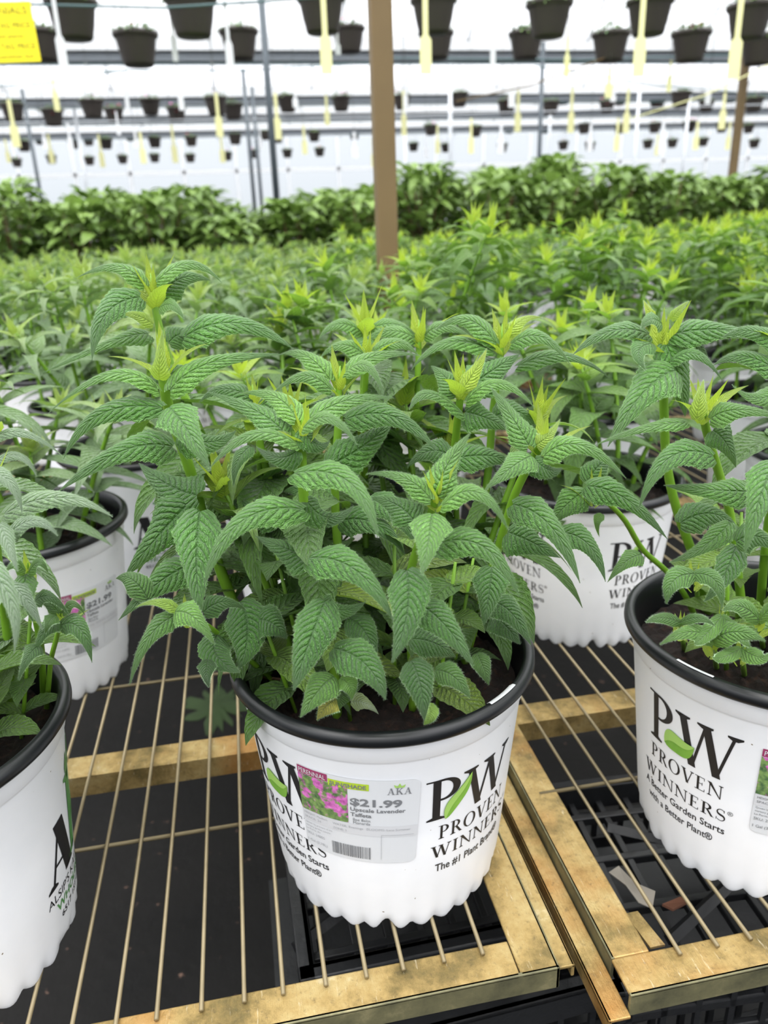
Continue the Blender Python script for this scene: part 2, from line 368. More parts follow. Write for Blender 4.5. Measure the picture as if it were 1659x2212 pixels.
# ------------------------------------------------------------------ the pot and its printing
PH, PR, PB = .149, .0875, .0675
def wall_r(z): return PB + (PR - .0045 - PB) * z / PH
def make_pot_meshes(n):
    lob = 30
    def fn(i, r, z, t):
        k = max(0.0, 1 - z / .013)
        if i <= 3:
            b = 2 * abs(math.cos(lob * t / 2)) - 1; r2 = r + .0009 * b * k
            nt = max(0.0, math.cos(t * 4 + .9)) ** 24
            return r2, z + ((.0015 * (1 - b) + .0060 * nt) if i == 0 else (.0009 * (1 - b) + .004 * nt) if i == 1 else (.0002 * (1 - b)) if i == 2 else 0)
        return r, z
    g = Geo(); g.lathe([(PB - .003, 0), (PB - .0008, .004), (wall_r(.012) - .001, .011), (wall_r(.018), .017), (wall_r(.07), .07), (wall_r(.127) , .127), (wall_r(.1285) + .0004, .1285), (wall_r(.1295) + .0012, .1297), (wall_r(PH - .006) + .0012, PH - .006)], n, fn=fn)
    body = g.mesh('pot', WHITE)
    g = Geo(); ro = PR
    g.lathe([(wall_r(PH - .01) + .0008, PH - .0078), (ro - .001, PH - .0075), (ro + .0003, PH - .0058), (ro + .0001, PH - .0024), (ro - .0018, PH - .0002), (ro - .0045, PH), (ro - .0064, PH - .0022), (ro - .0075, PH - .012), (wall_r(.10) - .003, .10)], n)
    rim = g.mesh('rim', RIM)
    return body, rim
def make_soil(n, rings, amp, rng):
    g = Geo(); R = wall_r(.118) - .002; V = [(0, 0, 0)]; Fc = []
    for i in range(1, rings + 1):
        for j in range(n):
            a = j * 2 * PI / n; r = R * i / rings; V.append((r * math.cos(a), r * math.sin(a), rng.uniform(-amp, amp) + amp * math.sin(a * 3 + i) * .6))
    Fc = [(0, 1 + j, 1 + (j + 1) % n) for j in range(n)]
    for i in range(rings - 1):
        for j in range(n):
            a = 1 + i * n + j; b = 1 + i * n + (j + 1) % n; Fc.append((a, a + n, b + n, b))
    g.add(V, Fc)
    return g.mesh('soil', SOIL)
rg = random.Random(5)
POT_HI, RIM_HI = make_pot_meshes(234); POT_LO, RIM_LO = make_pot_meshes(78)
SOIL_HI, SOIL_LO = make_soil(90, 34, .0018, rg), make_soil(24, 6, .002, rg)
SZ = .124

# serif capitals out of overlapping strokes, cap height 1
def _ring(cx, cy, ro, ri, a0=0, a1=2 * PI, n=28):
    V = []; Fc = []
    for i in range(n + 1):
        a = a0 + (a1 - a0) * i / n
        V.append((cx + ro[0] * math.cos(a), cy + ro[1] * math.sin(a))); V.append((cx + ri[0] * math.cos(a), cy + ri[1] * math.sin(a)))
        if i: Fc.append((2 * i - 2, 2 * i, 2 * i + 1, 2 * i - 1))
    return V, Fc
def _q(*p): return list(p), [tuple(range(len(p)))]
def _rect(a, b, c, d): return _q((a, c), (b, c), (b, d), (a, d))
def _diag(x0, y0, x1, y1, w_): return _q((x0 - w_ / 2, y0), (x0 + w_ / 2, y0), (x1 + w_ / 2, y1), (x1 - w_ / 2, y1))
def _serif(x, y, w_, up=True):
    h = .035; k = .05
    return _q((x - w_, y), (x + w_, y), (x + w_, y + (h if up else -h)), (x + w_ * .35, y + (k + h if up else -k - h)), (x - w_ * .35, y + (k + h if up else -k - h)), (x - w_, y + (h if up else -h)))
TK, TN = .15, .06
def serif_glyph(c):
    p = []
    if c in 'PR':
        p = [_rect(.13, .13 + TK, 0, 1), _serif(.205, 0, .19), _rect(.0, .32, .965, 1), _ring(.32, .735, (.36, .265), (.205, .215), -PI / 2, PI / 2), _rect(.2, .33, .47, .52), _rect(.2, .33, .95, 1)]
        w_ = .70
        if c == 'R': p += [_q((.34, .5), (.50, .5), (.80, .06), (.90, 0), (.68, 0)), ]; w_ = .86
    elif c == 'O': p = [_ring(.47, .5, (.47, .52), (.31, .475), n=40)]; w_ = .94
    elif c == 'V': p = [_diag(.47, 0, .16, 1, TK * 1.1), _diag(.47, 0, .78, 1, TN), _serif(.16, 1, .17, False), _serif(.78, 1, .13, False)]; w_ = .9
    elif c == 'W': p = [_diag(.42, 0, .16, 1, TK * 1.1), _diag(.42, 0, .66, 1, TN), _diag(.93, 0, .66, 1, TK * 1.1), _diag(.93, 0, 1.20, 1, TN), _serif(.16, 1, .17, False), _serif(.64, 1, .16, False), _serif(1.20, 1, .14, False)]; w_ = 1.34
    elif c == 'E': p = [_rect(.13, .13 + TK, 0, 1), _rect(.0, .62, .955, 1), _rect(.0, .66, 0, .045), _rect(.2, .5, .49, .535), _rect(.585, .62, .8, 1), _rect(.62, .66, 0, .2), _rect(.465, .5, .4, .62)]; w_ = .70
    elif c == 'N': p = [_rect(.13, .13 + TN, 0, 1), _rect(.80, .80 + TN, 0, 1), _q((.02, 1), (.24, 1), (.86, 0), (.80, 0)), _serif(.16, 0, .14), _serif(.83, 1, .14, False), _rect(0, .2, .965, 1)]; w_ = .97
    elif c == 'I': p = [_rect(.12, .12 + TK, 0, 1), _serif(.195, 0, .18), _serif(.195, 1, .18, False)]; w_ = .39
    elif c == 'K': p = [_rect(.13, .13 + TK, 0, 1), _serif(.205, 0, .19), _serif(.205, 1, .19, False), _q((.25, .42), (.68, 1), (.78, 1), (.28, .36)), _q((.36, .55), (.50, .62), (.88, 0), (.66, 0)), _serif(.77, 0, .15), _serif(.7, 1, .14, False)]; w_ = .9
    elif c == 'A': p = [_diag(.16, 0, .46, 1, TN), _diag(.76, 0, .46, 1, TK * 1.15), _rect(.25, .62, .30, .345), _serif(.15, 0, .14), _serif(.77, 0, .18)]; w_ = .92
    elif c == 'S':
        V = []; Fc = []; n = 30
        for i in range(n + 1):
            s = i / n
            if s < .5: a = math.radians(35 + (s / .5) * 235); cx, cy, rx, ry = .29, .745, .215, .225
            else: a = math.radians(90 - ((s - .5) / .5) * 235); cx, cy, rx, ry = .30, .26, .235, .235
            x, y = cx + rx * math.cos(a), cy + ry * math.sin(a); hw = .028 + .055 * math.exp(-((s - .5) / .16) ** 2)
            nx, ny = math.cos(a), math.sin(a)
            if s >= .5: nx, ny = -nx, -ny
            V += [(x + nx * hw, y + ny * hw), (x - nx * hw, y - ny * hw)]
            if i: Fc.append((2 * i - 2, 2 * i, 2 * i + 1, 2 * i - 1))
        p = [(V, Fc), _q((.46, .74), (.50, .74), (.50, 1.0), (.46, .9)), _q((.03, .26), (.07, .26), (.07, .08), (.03, .0))]; w_ = .60
    else: w_ = .35
    return p, w_
def serif_text(s, cap, width=None, gap=.10, bold=0.):
    global TK
    out = []; x = 0
    for c in s:
        TK = .15 + bold; p, w_ = serif_glyph(c); TK = .15
        for V, Fc in p: out.append(([(x + a, b) for a, b in V], Fc))
        x += w_ + gap
    x -= gap; k = cap if width is None else width / x
    V, Fc = [], []
    for v, f in out:
        o = len(V); V += [(a * k, b * cap) for a, b in v]; Fc += [tuple(i + o for i in q) for q in f]
    return V, Fc
_tc = {}
def sans_text(s, cap, width=None, bold=0.0, mirror=False):
    key = (s, bold)
    if key not in _tc:
        cu = bpy.data.curves.new('t', 'FONT'); cu.body = s; cu.size = 1.0; cu.resolution_u = 3; cu.offset = bold
        o = bpy.data.objects.new('t', cu); col.objects.link(o)
        bpy.context.view_layer.update()
        me = bpy.data.meshes.new_from_object(o.evaluated_get(bpy.context.evaluated_depsgraph_get()))
        V = [(v.co.x, v.co.y) for v in me.vertices]; Fc = [tuple(p.vertices) for p in me.polygons]
        bpy.data.objects.remove(o); bpy.data.curves.remove(cu); bpy.data.meshes.remove(me)
        _tc[key] = (V, Fc)
    V, Fc = _tc[key]
    if not V: return [], []
    xs = [a for a, b in V]; x0 = min(xs); W = max(xs) - x0
    ky = cap / .73; kx = ky if width is None else width / W
    return [((a - x0) * kx, b * ky) for a, b in V], Fc
def shift(vf, dx, dy, shear=0.): return [(a + dx + b * shear, b + dy) for a, b in vf[0]], vf[1]
def join2(parts):
    V, Fc = [], []
    for v, f in parts: o = len(V); V += list(v); Fc += [tuple(i + o for i in q) for q in f]
    return V, Fc
def wrap_mesh(name, vf, mat, th0, z0, off=.0003, step=.003, rot=0.):
    """2D artwork (metres) wrapped round the pot wall; th0 degrees, z0 height of its origin."""
    V, Fc = vf
    bm = bmesh.new(); vs = [bm.verts.new((a, b, 0)) for a, b in V]
    for f in Fc:
        if len(set(f)) > 2:
            try: bm.faces.new([vs[i] for i in f])
            except ValueError: pass
    xs = [v[0] for v in V]; x = min(xs) + step
    while x < max(xs):
        bmesh.ops.bisect_plane(bm, geom=bm.verts[:] + bm.edges[:] + bm.faces[:], plane_co=(x, 0, 0), plane_no=(1, 0, 0)); x += step
    c, s = math.cos(rot), math.sin(rot)
    for v in bm.verts:
        a, b = v.co.x * c - v.co.y * s, v.co.x * s + v.co.y * c
        z = z0 + b; r0 = wall_r(z0); r = wall_r(z) + off
        th = math.radians(th0) + a / r0
        v.co = (r * math.cos(th), r * math.sin(th), z)
    bmesh.ops.recalc_face_normals(bm, faces=bm.faces[:])
    me = bpy.data.meshes.new(name); bm.to_mesh(me); bm.free(); me.materials.append(mat)
    return me
def leaf_art(L, W, n=22, half=0):
    V = []; Fc = []
    for i in range(n + 1):
        t = i / n; w_ = W / 2 * math.sin(PI * t ** .8) ** .85; mid = .12 * W * math.sin(t * PI * 2)
        V += [(t * L, mid + (w_ if half >= 0 else 0)), (t * L, mid - (w_ if half <= 0 else 0))]
        if i: Fc.append((2 * i - 2, 2 * i - 1, 2 * i + 1, 2 * i))
    return V, Fc
def rrect(w_, h_, r, x=0, y=0):
    P = []
    for cx, cy, a0 in ((w_ - r, h_ - r, 0), (r, h_ - r, 90), (r, r, 180), (w_ - r, r, 270)):
        for k in range(5): a = math.radians(a0 + k * 22.5); P.append((x + cx + r * math.cos(a), y + cy + r * math.sin(a)))
    return P, [tuple(range(len(P)))]

def logo_meshes(th, version):
    """the serif logo block; th: angle of the P's left edge"""
    out = []; rr = wall_r(.1)
    kb = 1.0 if version == 'garden' else .86
    big = join2([serif_text('P', .0325 * kb, .0200), shift(serif_text('W', .0325 * kb, .0375), .0215, -.001)])
    out.append(('printed_logo', wrap_mesh('printed_logo', big, INK, th, .0835)))
    if version == 'garden':
        lf = wrap_mesh('printed_leaf', leaf_art(.0225, .0150), LEAFINK, th + 10.5, .0870, .0006, rot=.42)
        lf2 = wrap_mesh('printed_leaf', leaf_art(.0225, .0150, half=1), LEAFINK2, th + 10.5, .0870, .0008, rot=.42)
        t1 = shift(serif_text('PROVEN', .0098, .050), .001, 0); t2 = shift(serif_text('WINNERS', .0088, .060), -.006, -.0153)
        ls = [shift(sans_text('\u00ae', .003), .0545, -.009), shift(sans_text('A Better Garden Starts', .0052, .0600, .012), -.0058, -.0245), shift(sans_text('with a Better Plant\u00ae', .0052, .0500, .012), -.0020, -.0335)]
    else:
        lf = wrap_mesh('printed_leaf', leaf_art(.0300, .0085), LEAFINK, th + 8.5, .0825, .0006, rot=1.05)
        lf2 = wrap_mesh('printed_leaf', leaf_art(.0300, .0085, half=1), LEAFINK2, th + 8.5, .0825, .0008, rot=1.05)
        t1 = shift(serif_text('PROVEN', .0098, .050), .0075, 0); t2 = shift(serif_text('WINNERS', .0088, .060), .0035, -.0135)
        ls = [shift(sans_text('\u00ae', .003), .064, -.007), shift(sans_text('The #1 Plant Brand\u00ae', .0058, .0520, .012), .0065, -.0245)]
    out.append(('printed_leaf', lf)); out.append(('printed_leaf', lf2))
    out.append(('printed_name', wrap_mesh('printed_name', join2([t1, t2]), INK, th, .0685)))
    out.append(('printed_slogan', wrap_mesh('printed_slogan', join2(ls), INK, th, .0685)))
    return out
def grower_meshes(th):
    """big A with green tree mark and grower's lines; th: angle of the A's left foot"""
    A = serif_text('A', .038, .030, bold=.13)
    a2 = shift(serif_text('A', .038, .030, bold=.13), .058, 0)
    k = shift(serif_text('K', .052, .032, bold=.10), .026, .0)
    crown = join2([_q((.030, .052), (.035, .060), (.038, .053)), _q((.038, .054), (.043, .066), (.048, .054)), _q((.048, .053), (.052, .060), (.055, .052)), _rect(.031, .055, .0485, .052)])
    crown = ([(a, b + .004) for a, b in crown[0]], crown[1])
    l1 = shift(sans_text("ALSIP'S KAWA NURSERY", .0058, .085), -.001, -.0115); l2 = shift(sans_text('WHOLESALE', .0058, .050, .02), .006, -.0195)
    l3 = shift(sans_text('6517 1ST LINE ROAD', .0040, .060, .014), .010, -.0265)
    return [('printed_letter', wrap_mesh('printed_letter', A, INK, th, .0485)), ('printed_letter', wrap_mesh('printed_letter', a2, INK, th, .0485)), ('printed_tree_mark', wrap_mesh('printed_tree_mark', join2([k, crown]), GREENINK, th, .0505)),
            ('printed_name', wrap_mesh('printed_name', join2([l1, l3]), INK, th, .0505)), ('printed_line', wrap_mesh('printed_line', l2, GREENINK, th, .0505))]
def price_label(parent, th, z, W=.0640, H=.0600, rot=-.07, faded=True):
    def put(name, vf, mat, off, par): return link(name, wrap_mesh(name, vf, mat, th, z, off, rot=rot), par)
    s = put('price_label', rrect(W, H, .004), STICK, .0006, parent)
    k1, k2 = (INKG, INKL) if faded else (INK, INKG)
    X = lambda a: a * W; Y = lambda b: b * H
    put('printed_band', _rect(X(.0), X(.27), Y(.91), Y(.995)), MAROON, .0008, s); put('printed_band', _rect(X(.275), X(.60), Y(.88), Y(.955)), LIMEINK, .0008, s)
    put('printed_photo', _rect(X(.0), X(.43), Y(.47), Y(.905)), FLOWERP, .0008, s)
    put('printed_band', _rect(X(.0), X(1.), Y(.335), Y(.465)), GREYBAND, .0008, s)
    t = [shift(sans_text('PERENNIAL', Y(.055), X(.24)), X(.015), Y(.925))]
    put('printed_heading', join2(t), STICK, .0010, s)
    put('printed_price', shift(sans_text('$21.99', Y(.085), X(.41), .03), X(.45), Y(.70)), INKG, .0010, s)
    t = [shift(sans_text('SUN/SHADE', Y(.045), X(.29), .02), X(.29), Y(.895)), shift(sans_text('Upscale Lavender', Y(.045), X(.44), .02), X(.45), Y(.63)), shift(sans_text('Taffeta', Y(.045), X(.17), .02), X(.45), Y(.565)),
         shift(sans_text('Bee Balm', Y(.035), X(.14)), X(.47), Y(.51)), shift(sans_text('Monarda', Y(.035), X(.14)), X(.47), Y(.472))]
    put('printed_name', join2(t), k1, .0010, s)
    put('printed_mark', shift(serif_text('AKA', Y(.075), X(.19)), X(.74), Y(.845)), k1, .0010, s)
    put('printed_crown', _q((X(.80), Y(.925)), (X(.79), Y(.96)), (X(.82), Y(.94)), (X(.835), Y(.975)), (X(.85), Y(.94)), (X(.88), Y(.96)), (X(.87), Y(.925))), LEAFINK2, .0010, s)
    t = [shift(sans_text('WATER: Evenings', Y(.028), X(.26)), X(.29), Y(.41)), shift(sans_text('BLOOMS: Late Summer', Y(.028), X(.36)), X(.58), Y(.41)), shift(sans_text('ZONE: 3', Y(.028), X(.12)), X(.29), Y(.355)), shift(sans_text('HEIGHT: Medium', Y(.028), X(.22)), X(.02), Y(.42)),
         shift(sans_text('SPACE: 24', Y(.028), X(.16)), X(.02), Y(.37)), shift(sans_text('SKU: 24805', Y(.035), X(.18)), X(.02), Y(.16)), shift(sans_text('1 Gal (3.78L)', Y(.035), X(.2)), X(.02), Y(.07))]
    for k in range(3): t.append(shift(sans_text(['Grown by growers of the', 'nursery garden centre', 'La Porte, IN'][k], Y(.024), X([.26, .24, .14][k])), X(.02), Y(.30 - k * .04)))
    put('printed_small_text', join2(t), k2, .0010, s)
    rb = random.Random(3); x = X(.27); b = []
    while x < X(.60):
        w_ = rb.choice([.00025, .0004, .0007]); b.append(_rect(x, x + w_, Y(.04), Y(.19))); x += w_ + rb.choice([.0003, .0005])
    put('printed_barcode', join2(b), k1, .0010, s)
    b = [_rect(X(.70), X(.97), Y(.355), Y(.36)), _rect(X(.70), X(.704), Y(.05), Y(.36))]
    put('printed_box', join2(b), k2, .0010, s)
    return s

ALLPOTS = []
def potted(name, x, y, label, group=None, hi=False, rz=0.):
    o = thing(name, (x, y, BT), label, 'potted plant', group)
    p = link('pot', POT_HI if hi else POT_LO, o, rz=rz); link('rim', RIM_HI if hi else RIM_LO, p)
    link('soil', SOIL_HI if hi else SOIL_LO, o, (0, 0, SZ), rz)
    ALLPOTS.append(o); return o, p

# ------------------------------------------------------------------ greenhouse shell
g = Geo(); g.box(-15, 27, -4, 28, -.05, 0); structure(obj('floor', g, FLOOR, smooth=False))
GY = [-4.0, 0.0, 4.0, 8.0, 11.9, 15.9, 18.4, 21.3, 25.0]
GZ = 3.0
def sheet(P, x0, x1):
    V = []; Fc = []
    for i, (y, z) in enumerate(P):
        V += [(x0, y, z), (x1, y, z)]
        if i: Fc.append((2 * i - 2, 2 * i - 1, 2 * i + 1, 2 * i))
    return Geo().add(V, Fc)
for i in range(len(GY) - 1):
    y0, y1 = GY[i], GY[i + 1]
    P = [(y0 + .18 + (y1 - y0 - .36) * k / 12, GZ + .1 + 1.0 * math.sin(PI * k / 12)) for k in range(13)]
    structure(obj('ceiling', sheet(P, -15, 27), FILM))
    hoop = Geo()
    for k in range(24):
        x = -14 + k * 1.75
        hoop.tube([(x, y, z - .03) for y, z in P], .014, 5)
    for kk in (3, 6, 9): hoop.tube([(-15, P[kk][0], P[kk][1] - .05), (27, P[kk][0], P[kk][1] - .05)], .016, 5)
    structure(obj('trim_1', hoop, PIPE))
for i, y in enumerate(GY[2:-1]):
    t = thing('gutter', (0, y, GZ), 'pale grey roof gutter with dark underside, %s gutter counted from the front' % ORD[i], 'gutter', 'roof gutters')
    g = Geo(); g.box(-15, 27, -.17, .17, -.05, .24); obj('gutter_trough', g, GUT, t, smooth=False)
    g = Geo(); g.box(-15, 27, -.10, .10, -.16, -.07); obj('support_channel', g, GUTD, t, smooth=False)
    g = Geo()
    for z in (-.20,): g.tube([(-15, -.1, z), (27, -.1, z)], .010, 5)
    obj('tie_cable', g, TEAL, t)
def wallsheet(x0, x1, y0, y1, z1, nm, z0=0):
    g = Geo(); g.add([(x0, y0, z0), (x1, y1, z0), (x1, y1, z1), (x0, y0, z1)], [(0, 1, 2, 3)]); return structure(obj(nm, g, FILMW, smooth=False))
wallsheet(-15, 27, 25, 25, 3.3, 'wall_back'); wallsheet(-15, -15, -4, 25, 3.3, 'wall_left'); wallsheet(27, 27, -4, 25, 3.3, 'wall_right')
g = Geo()
for k in range(28): g.box(-14.6 + k * 1.5, -14.52 + k * 1.5, 24.86, 24.94, 0, 3.3)
g.box(-15, 27, 24.86, 24.94, 2.2, 2.3); g.box(-15, 27, 24.86, 24.94, 3.2, 3.34)
structure(obj('trim_2', g, GUT, smooth=False))

def roof_z(y):
    for a, b in zip(GY, GY[1:]):
        if a <= y <= b: return GZ + .1 + math.sin(PI * min(1, max(0, (y - a - .18) / (b - a - .36))))
    return GZ
def post(name, px, py, d, r, mat, label, z1=3.0, square=True, twoseg=None):
    p = at(px, py, d); o = thing(name, (p[0], p[1], 0), label, 'post', None)
    g = Geo()
    if square: g.box(-r, r, -r, r, 0, z1)
    else: g.tube([(0, 0, 0), (0, 0, z1)], r, 12)
    obj('shaft', g, mat, o, smooth=not square, bevel=.004 if square else 0)
    g = Geo(); g.box(-r * 2, r * 2, -r * 2, r * 2, 0, .012); obj('base_plate', g, GUTD, o, smooth=False)
    return o
post('support_post', 838, 600, 1.4, .0178, BROWN, 'brown square post standing among the bee balms, nearest and thickest of the posts')
post('support_post', 590, 330, 6.6, .028, DARKPIPE, 'dark grey round post to the left of the thick brown post', square=False)
post('support_post', 1583, 370, 6.6, .028, BROWN, 'slim brown post far behind the green bee balms, rightmost of the brown posts')
for i, (px, py, d) in enumerate([(540, 330, 12), (556, 330, 13.5), (75, 350, 13), (178, 350, 14), (1165, 330, 11), (973, 330, 12), (1370, 350, 15), (1476, 350, 15.5), (876, 350, 17), (1185, 350, 16)]):
    post('support_post', px, py, d, .03, DARKPIPE if i < 3 or i == 4 else PIPE, 'thin grey post far back, %s from the left of the thin grey posts' % ORD[[2, 3, 0, 1, 6, 5, 8, 9, 4, 7][i]], square=False)['group'] = 'thin grey greenhouse posts'

# ------------------------------------------------------------------ benches
def bench(x0, x1, y0, y1, r0, label, side='right', lip=.0, crossy=(), thiny=(), left_lip=0):
    o = thing('plant_bench', (x0, y0, 0), label, 'bench', 'wire topped growing benches')
    X, Y = x1 - x0, y1 - y0; fw = .022; th = .0022; dr = .017
    def bar(nm, a0, a1, b0, b1, edge):
        g = Geo(); g.box(a0, a1, b0, b1, BT - .002 - th, BT - .002)
        q = obj(nm, g, BRASS, o, smooth=False, bevel=.0009)
        g = Geo()
        e = {'front': (0, X, b0, b0 + th), 'back': (a0, a1, b1 - th, b1), 'left': (a0, a0 + th, b0, b1), 'right': (a1 - th, a1, b0, b1)}[edge]
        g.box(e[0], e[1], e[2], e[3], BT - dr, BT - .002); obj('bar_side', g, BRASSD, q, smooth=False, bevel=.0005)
        return q
    bar('front_bar', 0, X - .0225, 0, fw, 'front'); bar('back_bar', 0, X, Y - fw, Y, 'back')
    bar('side_bar', 0, .0225, fw if left_lip == 0 else 0, Y, 'left'); bar('side_bar', X - .022, X, 0, Y, 'right')
    if side == 'right':
        g = Geo(); g.box(X, X + .0105, .004, Y, BT - .0095, BT - .0075); g.box(X + .0085, X + .0105, .004, Y, BT - .016, BT - .0075); obj('lower_flange', g, BRASS, o, smooth=False, bevel=.0006)
        g = Geo(); g.box(-.0135, -.001, -.004, Y, BT - .0135, BT - .0115); g.box(-.0135, -.0115, -.004, Y, BT - .022, BT - .0115); obj('lower_flange', g, BRASS, o, smooth=False, bevel=.0006)
    for cy in crossy:
        g = Geo(); g.box(.02, X - .02, cy - y0 - .024, cy - y0, BT - .0075, BT - .0055); g.box(.02, X - .02, cy - y0 - .026, cy - y0 - .024, BT - .022, BT - .0045); obj('cross_bar', g, BRASS, o, smooth=False)
    rod = Geo(); cl = Geo(); n = int(X / .0216)
    for k in range(n):
        xa = r0 + .0216 * k + .0008 * math.sin(k * 2.1)
        if xa < X - .026: rod.tube([(xa, .015, BT), (xa + .002 * math.sin(k * 1.7), Y - .01, BT)], .00125, 8)
    for ty in thiny: rod.tube([(.01, ty - y0, BT - .0026), (X - .01, ty - y0, BT - .0026)], .0014, 8)
    obj('wire_top', rod, ROD, o)
    for lx in (.03, X - .05):
        for ly in (.55, Y - .1):
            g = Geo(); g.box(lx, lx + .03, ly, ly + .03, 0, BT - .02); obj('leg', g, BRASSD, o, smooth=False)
    return o
CR = [.53 + .40 * k for k in range(8)]; TH = [.426 + .097 * k * 2 for k in range(15)]
bench(-1.115, .1375, .279, 3.45, .0253, 'brassy wire bench that carries the middle pot, its front corner beside the narrow gap', crossy=CR, thiny=TH)
bench(.1665, 1.42, .256, 3.45, .0368, 'brassy wire bench beyond the narrow gap, under the printed pot with thick pale stems', crossy=[.515, .93, 1.35, 1.8, 2.3], thiny=[.408, .62, .8, 1.1, 1.5])
bench(1.46, 2.72, .6, 3.45, .03, 'wire bench farthest to the right, under the outermost green bee balms', crossy=CR, thiny=TH[2:])
bench(-2.4, -1.15, .9, 3.45, .03, 'wire bench farthest to the left, under the outermost grey bee balms', crossy=CR[2:], thiny=TH[4:])

# ------------------------------------------------------------------ black crates and litter below
def crate(x, y, rz, L, W, z, H, label, diag=False):
    o = thing('plastic_crate', (x, y, z), label, 'crate', 'black plastic crates under the benches'); o.rotation_euler = (0, 0, rz)
    g = Geo(); t = .005
    for a in ((0, L, 0, t), (0, L, W - t, W), (0, t, 0, W), (L - t, L, 0, W)):
        g.box(*a, H - .022, H); g.box(*a, 0, .012); g.box(*a, H * .45, H * .45 + .008)
    obj('side_frame', g, CRATE, o, smooth=False, bevel=.0012)
    g = Geo(); g.box(-.006, L + .006, -.006, t, H - .004, H); g.box(-.006, L + .006, W - t, W + .006, H - .004, H); g.box(-.006, t, -.006, W + .006, H - .004, H); g.box(L - t, L + .006, -.006, W + .006, H - .004, H)
    obj('top_rim', g, CRATE, o, smooth=False, bevel=.0012)
    g = Geo(); n = int(L / .022)
    for k in range(n): 
        xx = L * (k + .5) / n
        for yy in (0, W - .003): g.box(xx - .002, xx + .002, yy, yy + .003, 0, H - .01)
    m_ = int(W / .022)
    for k in range(m_):
        yy = W * (k + .5) / m_
        for xx in (0, L - .003): g.box(xx, xx + .003, yy - .002, yy + .002, 0, H - .01)
    obj('side_slats', g, CRATE, o, smooth=False)
    g = Geo(); hz = H - .02 if diag else .0
    for k in range(n): g.box(L * (k + .5) / n - .0025, L * (k + .5) / n + .0025, 0, W, hz, hz + .006)
    for k in range(4): g.box(0, L, W * (k + .5) / 4 - .003, W * (k + .5) / 4 + .003, hz, hz + .007)
    obj('lattice_panel', g, CRATE, o, smooth=False, bevel=.0008)
    if diag:
        g = Geo(); cx, cy = L * .42, W * .5
        for a in (35, 145, 215, 325):
            r = math.radians(a); g.tube([(cx, cy, H - .012), (cx + .11 * math.cos(r), cy + .11 * math.sin(r) * .8, H - .014)], .0045, 4)
        obj('corner_brace', g, CRATE, o, smooth=False)
    return o
crate(.004, .345, .02, .20, .16, .335, .065, 'black slatted plastic crate just below the wires under the middle pot', True)
crate(.184, .300, -.06, .34, .17, .330, .065, 'black slatted plastic crate below the wires under the right bench pot', True)
crate(.02, .14, .04, .42, .17, .300, .080, 'black plastic crate poking out below the bench corners by the gap', False)
g = Geo(); g.box(-.02, .56, .12, .52, .285, .298)
for a, b in ((0, .14), (.52, .14), (0, .48), (.52, .48)): g.box(a, a + .025, b, b + .025, 0, .285)
sh = thing('lower_rack', (0, 0, 0), 'dark low rack under the two benches that carries the black crates', 'rack')
obj('rack_top', g, CRATE, sh, smooth=False)
for i, (px, py, rx, ry, dz, lab) in enumerate([(470, 1525, .055, .035, 0, 'green algae patch on the dark ground behind the middle pot')]):
    p = on_z(px, py, .004); rr = random.Random(i); g = Geo(); V = [(0, 0, .012)]
    for k in range(40):
        a = k * 2 * PI / 40; q = rr.uniform(.35, 1.25); V.append((rx * q * math.cos(a), ry * q * math.sin(a) * 2, .001))
    g.add(V, [(0, 1 + k, 1 + (k + 1) % 40) for k in range(40)]); tag(obj('algae_patch', g, MOSS, None, (p[0], p[1], 0)), lab, 'algae', kind='stuff')
def flake(name, px, py, z, pts, mat, label, cat, th=.0006):
    p = on_z(px, py, z); g = Geo(); n = len(pts)
    V = [(a, b, c) for a, b, c in pts] + [(a, b, c + th) for a, b, c in pts]
    g.add(V, [tuple(range(n))[::-1], tuple(range(n, 2 * n))] + [(i, (i + 1) % n, n + (i + 1) % n, n + i) for i in range(n)])
    return tag(obj(name, g, mat, None, tuple(p), smooth=False), label, cat)
flake('dried_leaf', 1365, 1925, .404, [(-.010, .014, .004), (-.002, .016, .006), (.004, .004, .002), (.012, -.008, .005), (.006, -.016, .0), (-.002, -.012, .003), (-.005, .0, .006)], DEAD, 'pale crumpled dead leaf lying below the wires of the right bench', 'dead leaf')
flake('bark_chip', 1458, 1958, .404, [(-.008, .002, 0), (.006, .004, .001), (.009, 0, 0), (-.004, -.004, .001)], CHIP, 'reddish bark chip lying below the wires of the right bench', 'bark chip', .002)
flake('metal_tab', 1392, 2010, BT - .012, [(-.006, .012, 0), (.002, .012, 0), (.006, -.012, 0), (-.003, -.012, 0)], BRASS, 'small brassy metal tab with a hole inside the right bench corner', 'bracket', .0015)

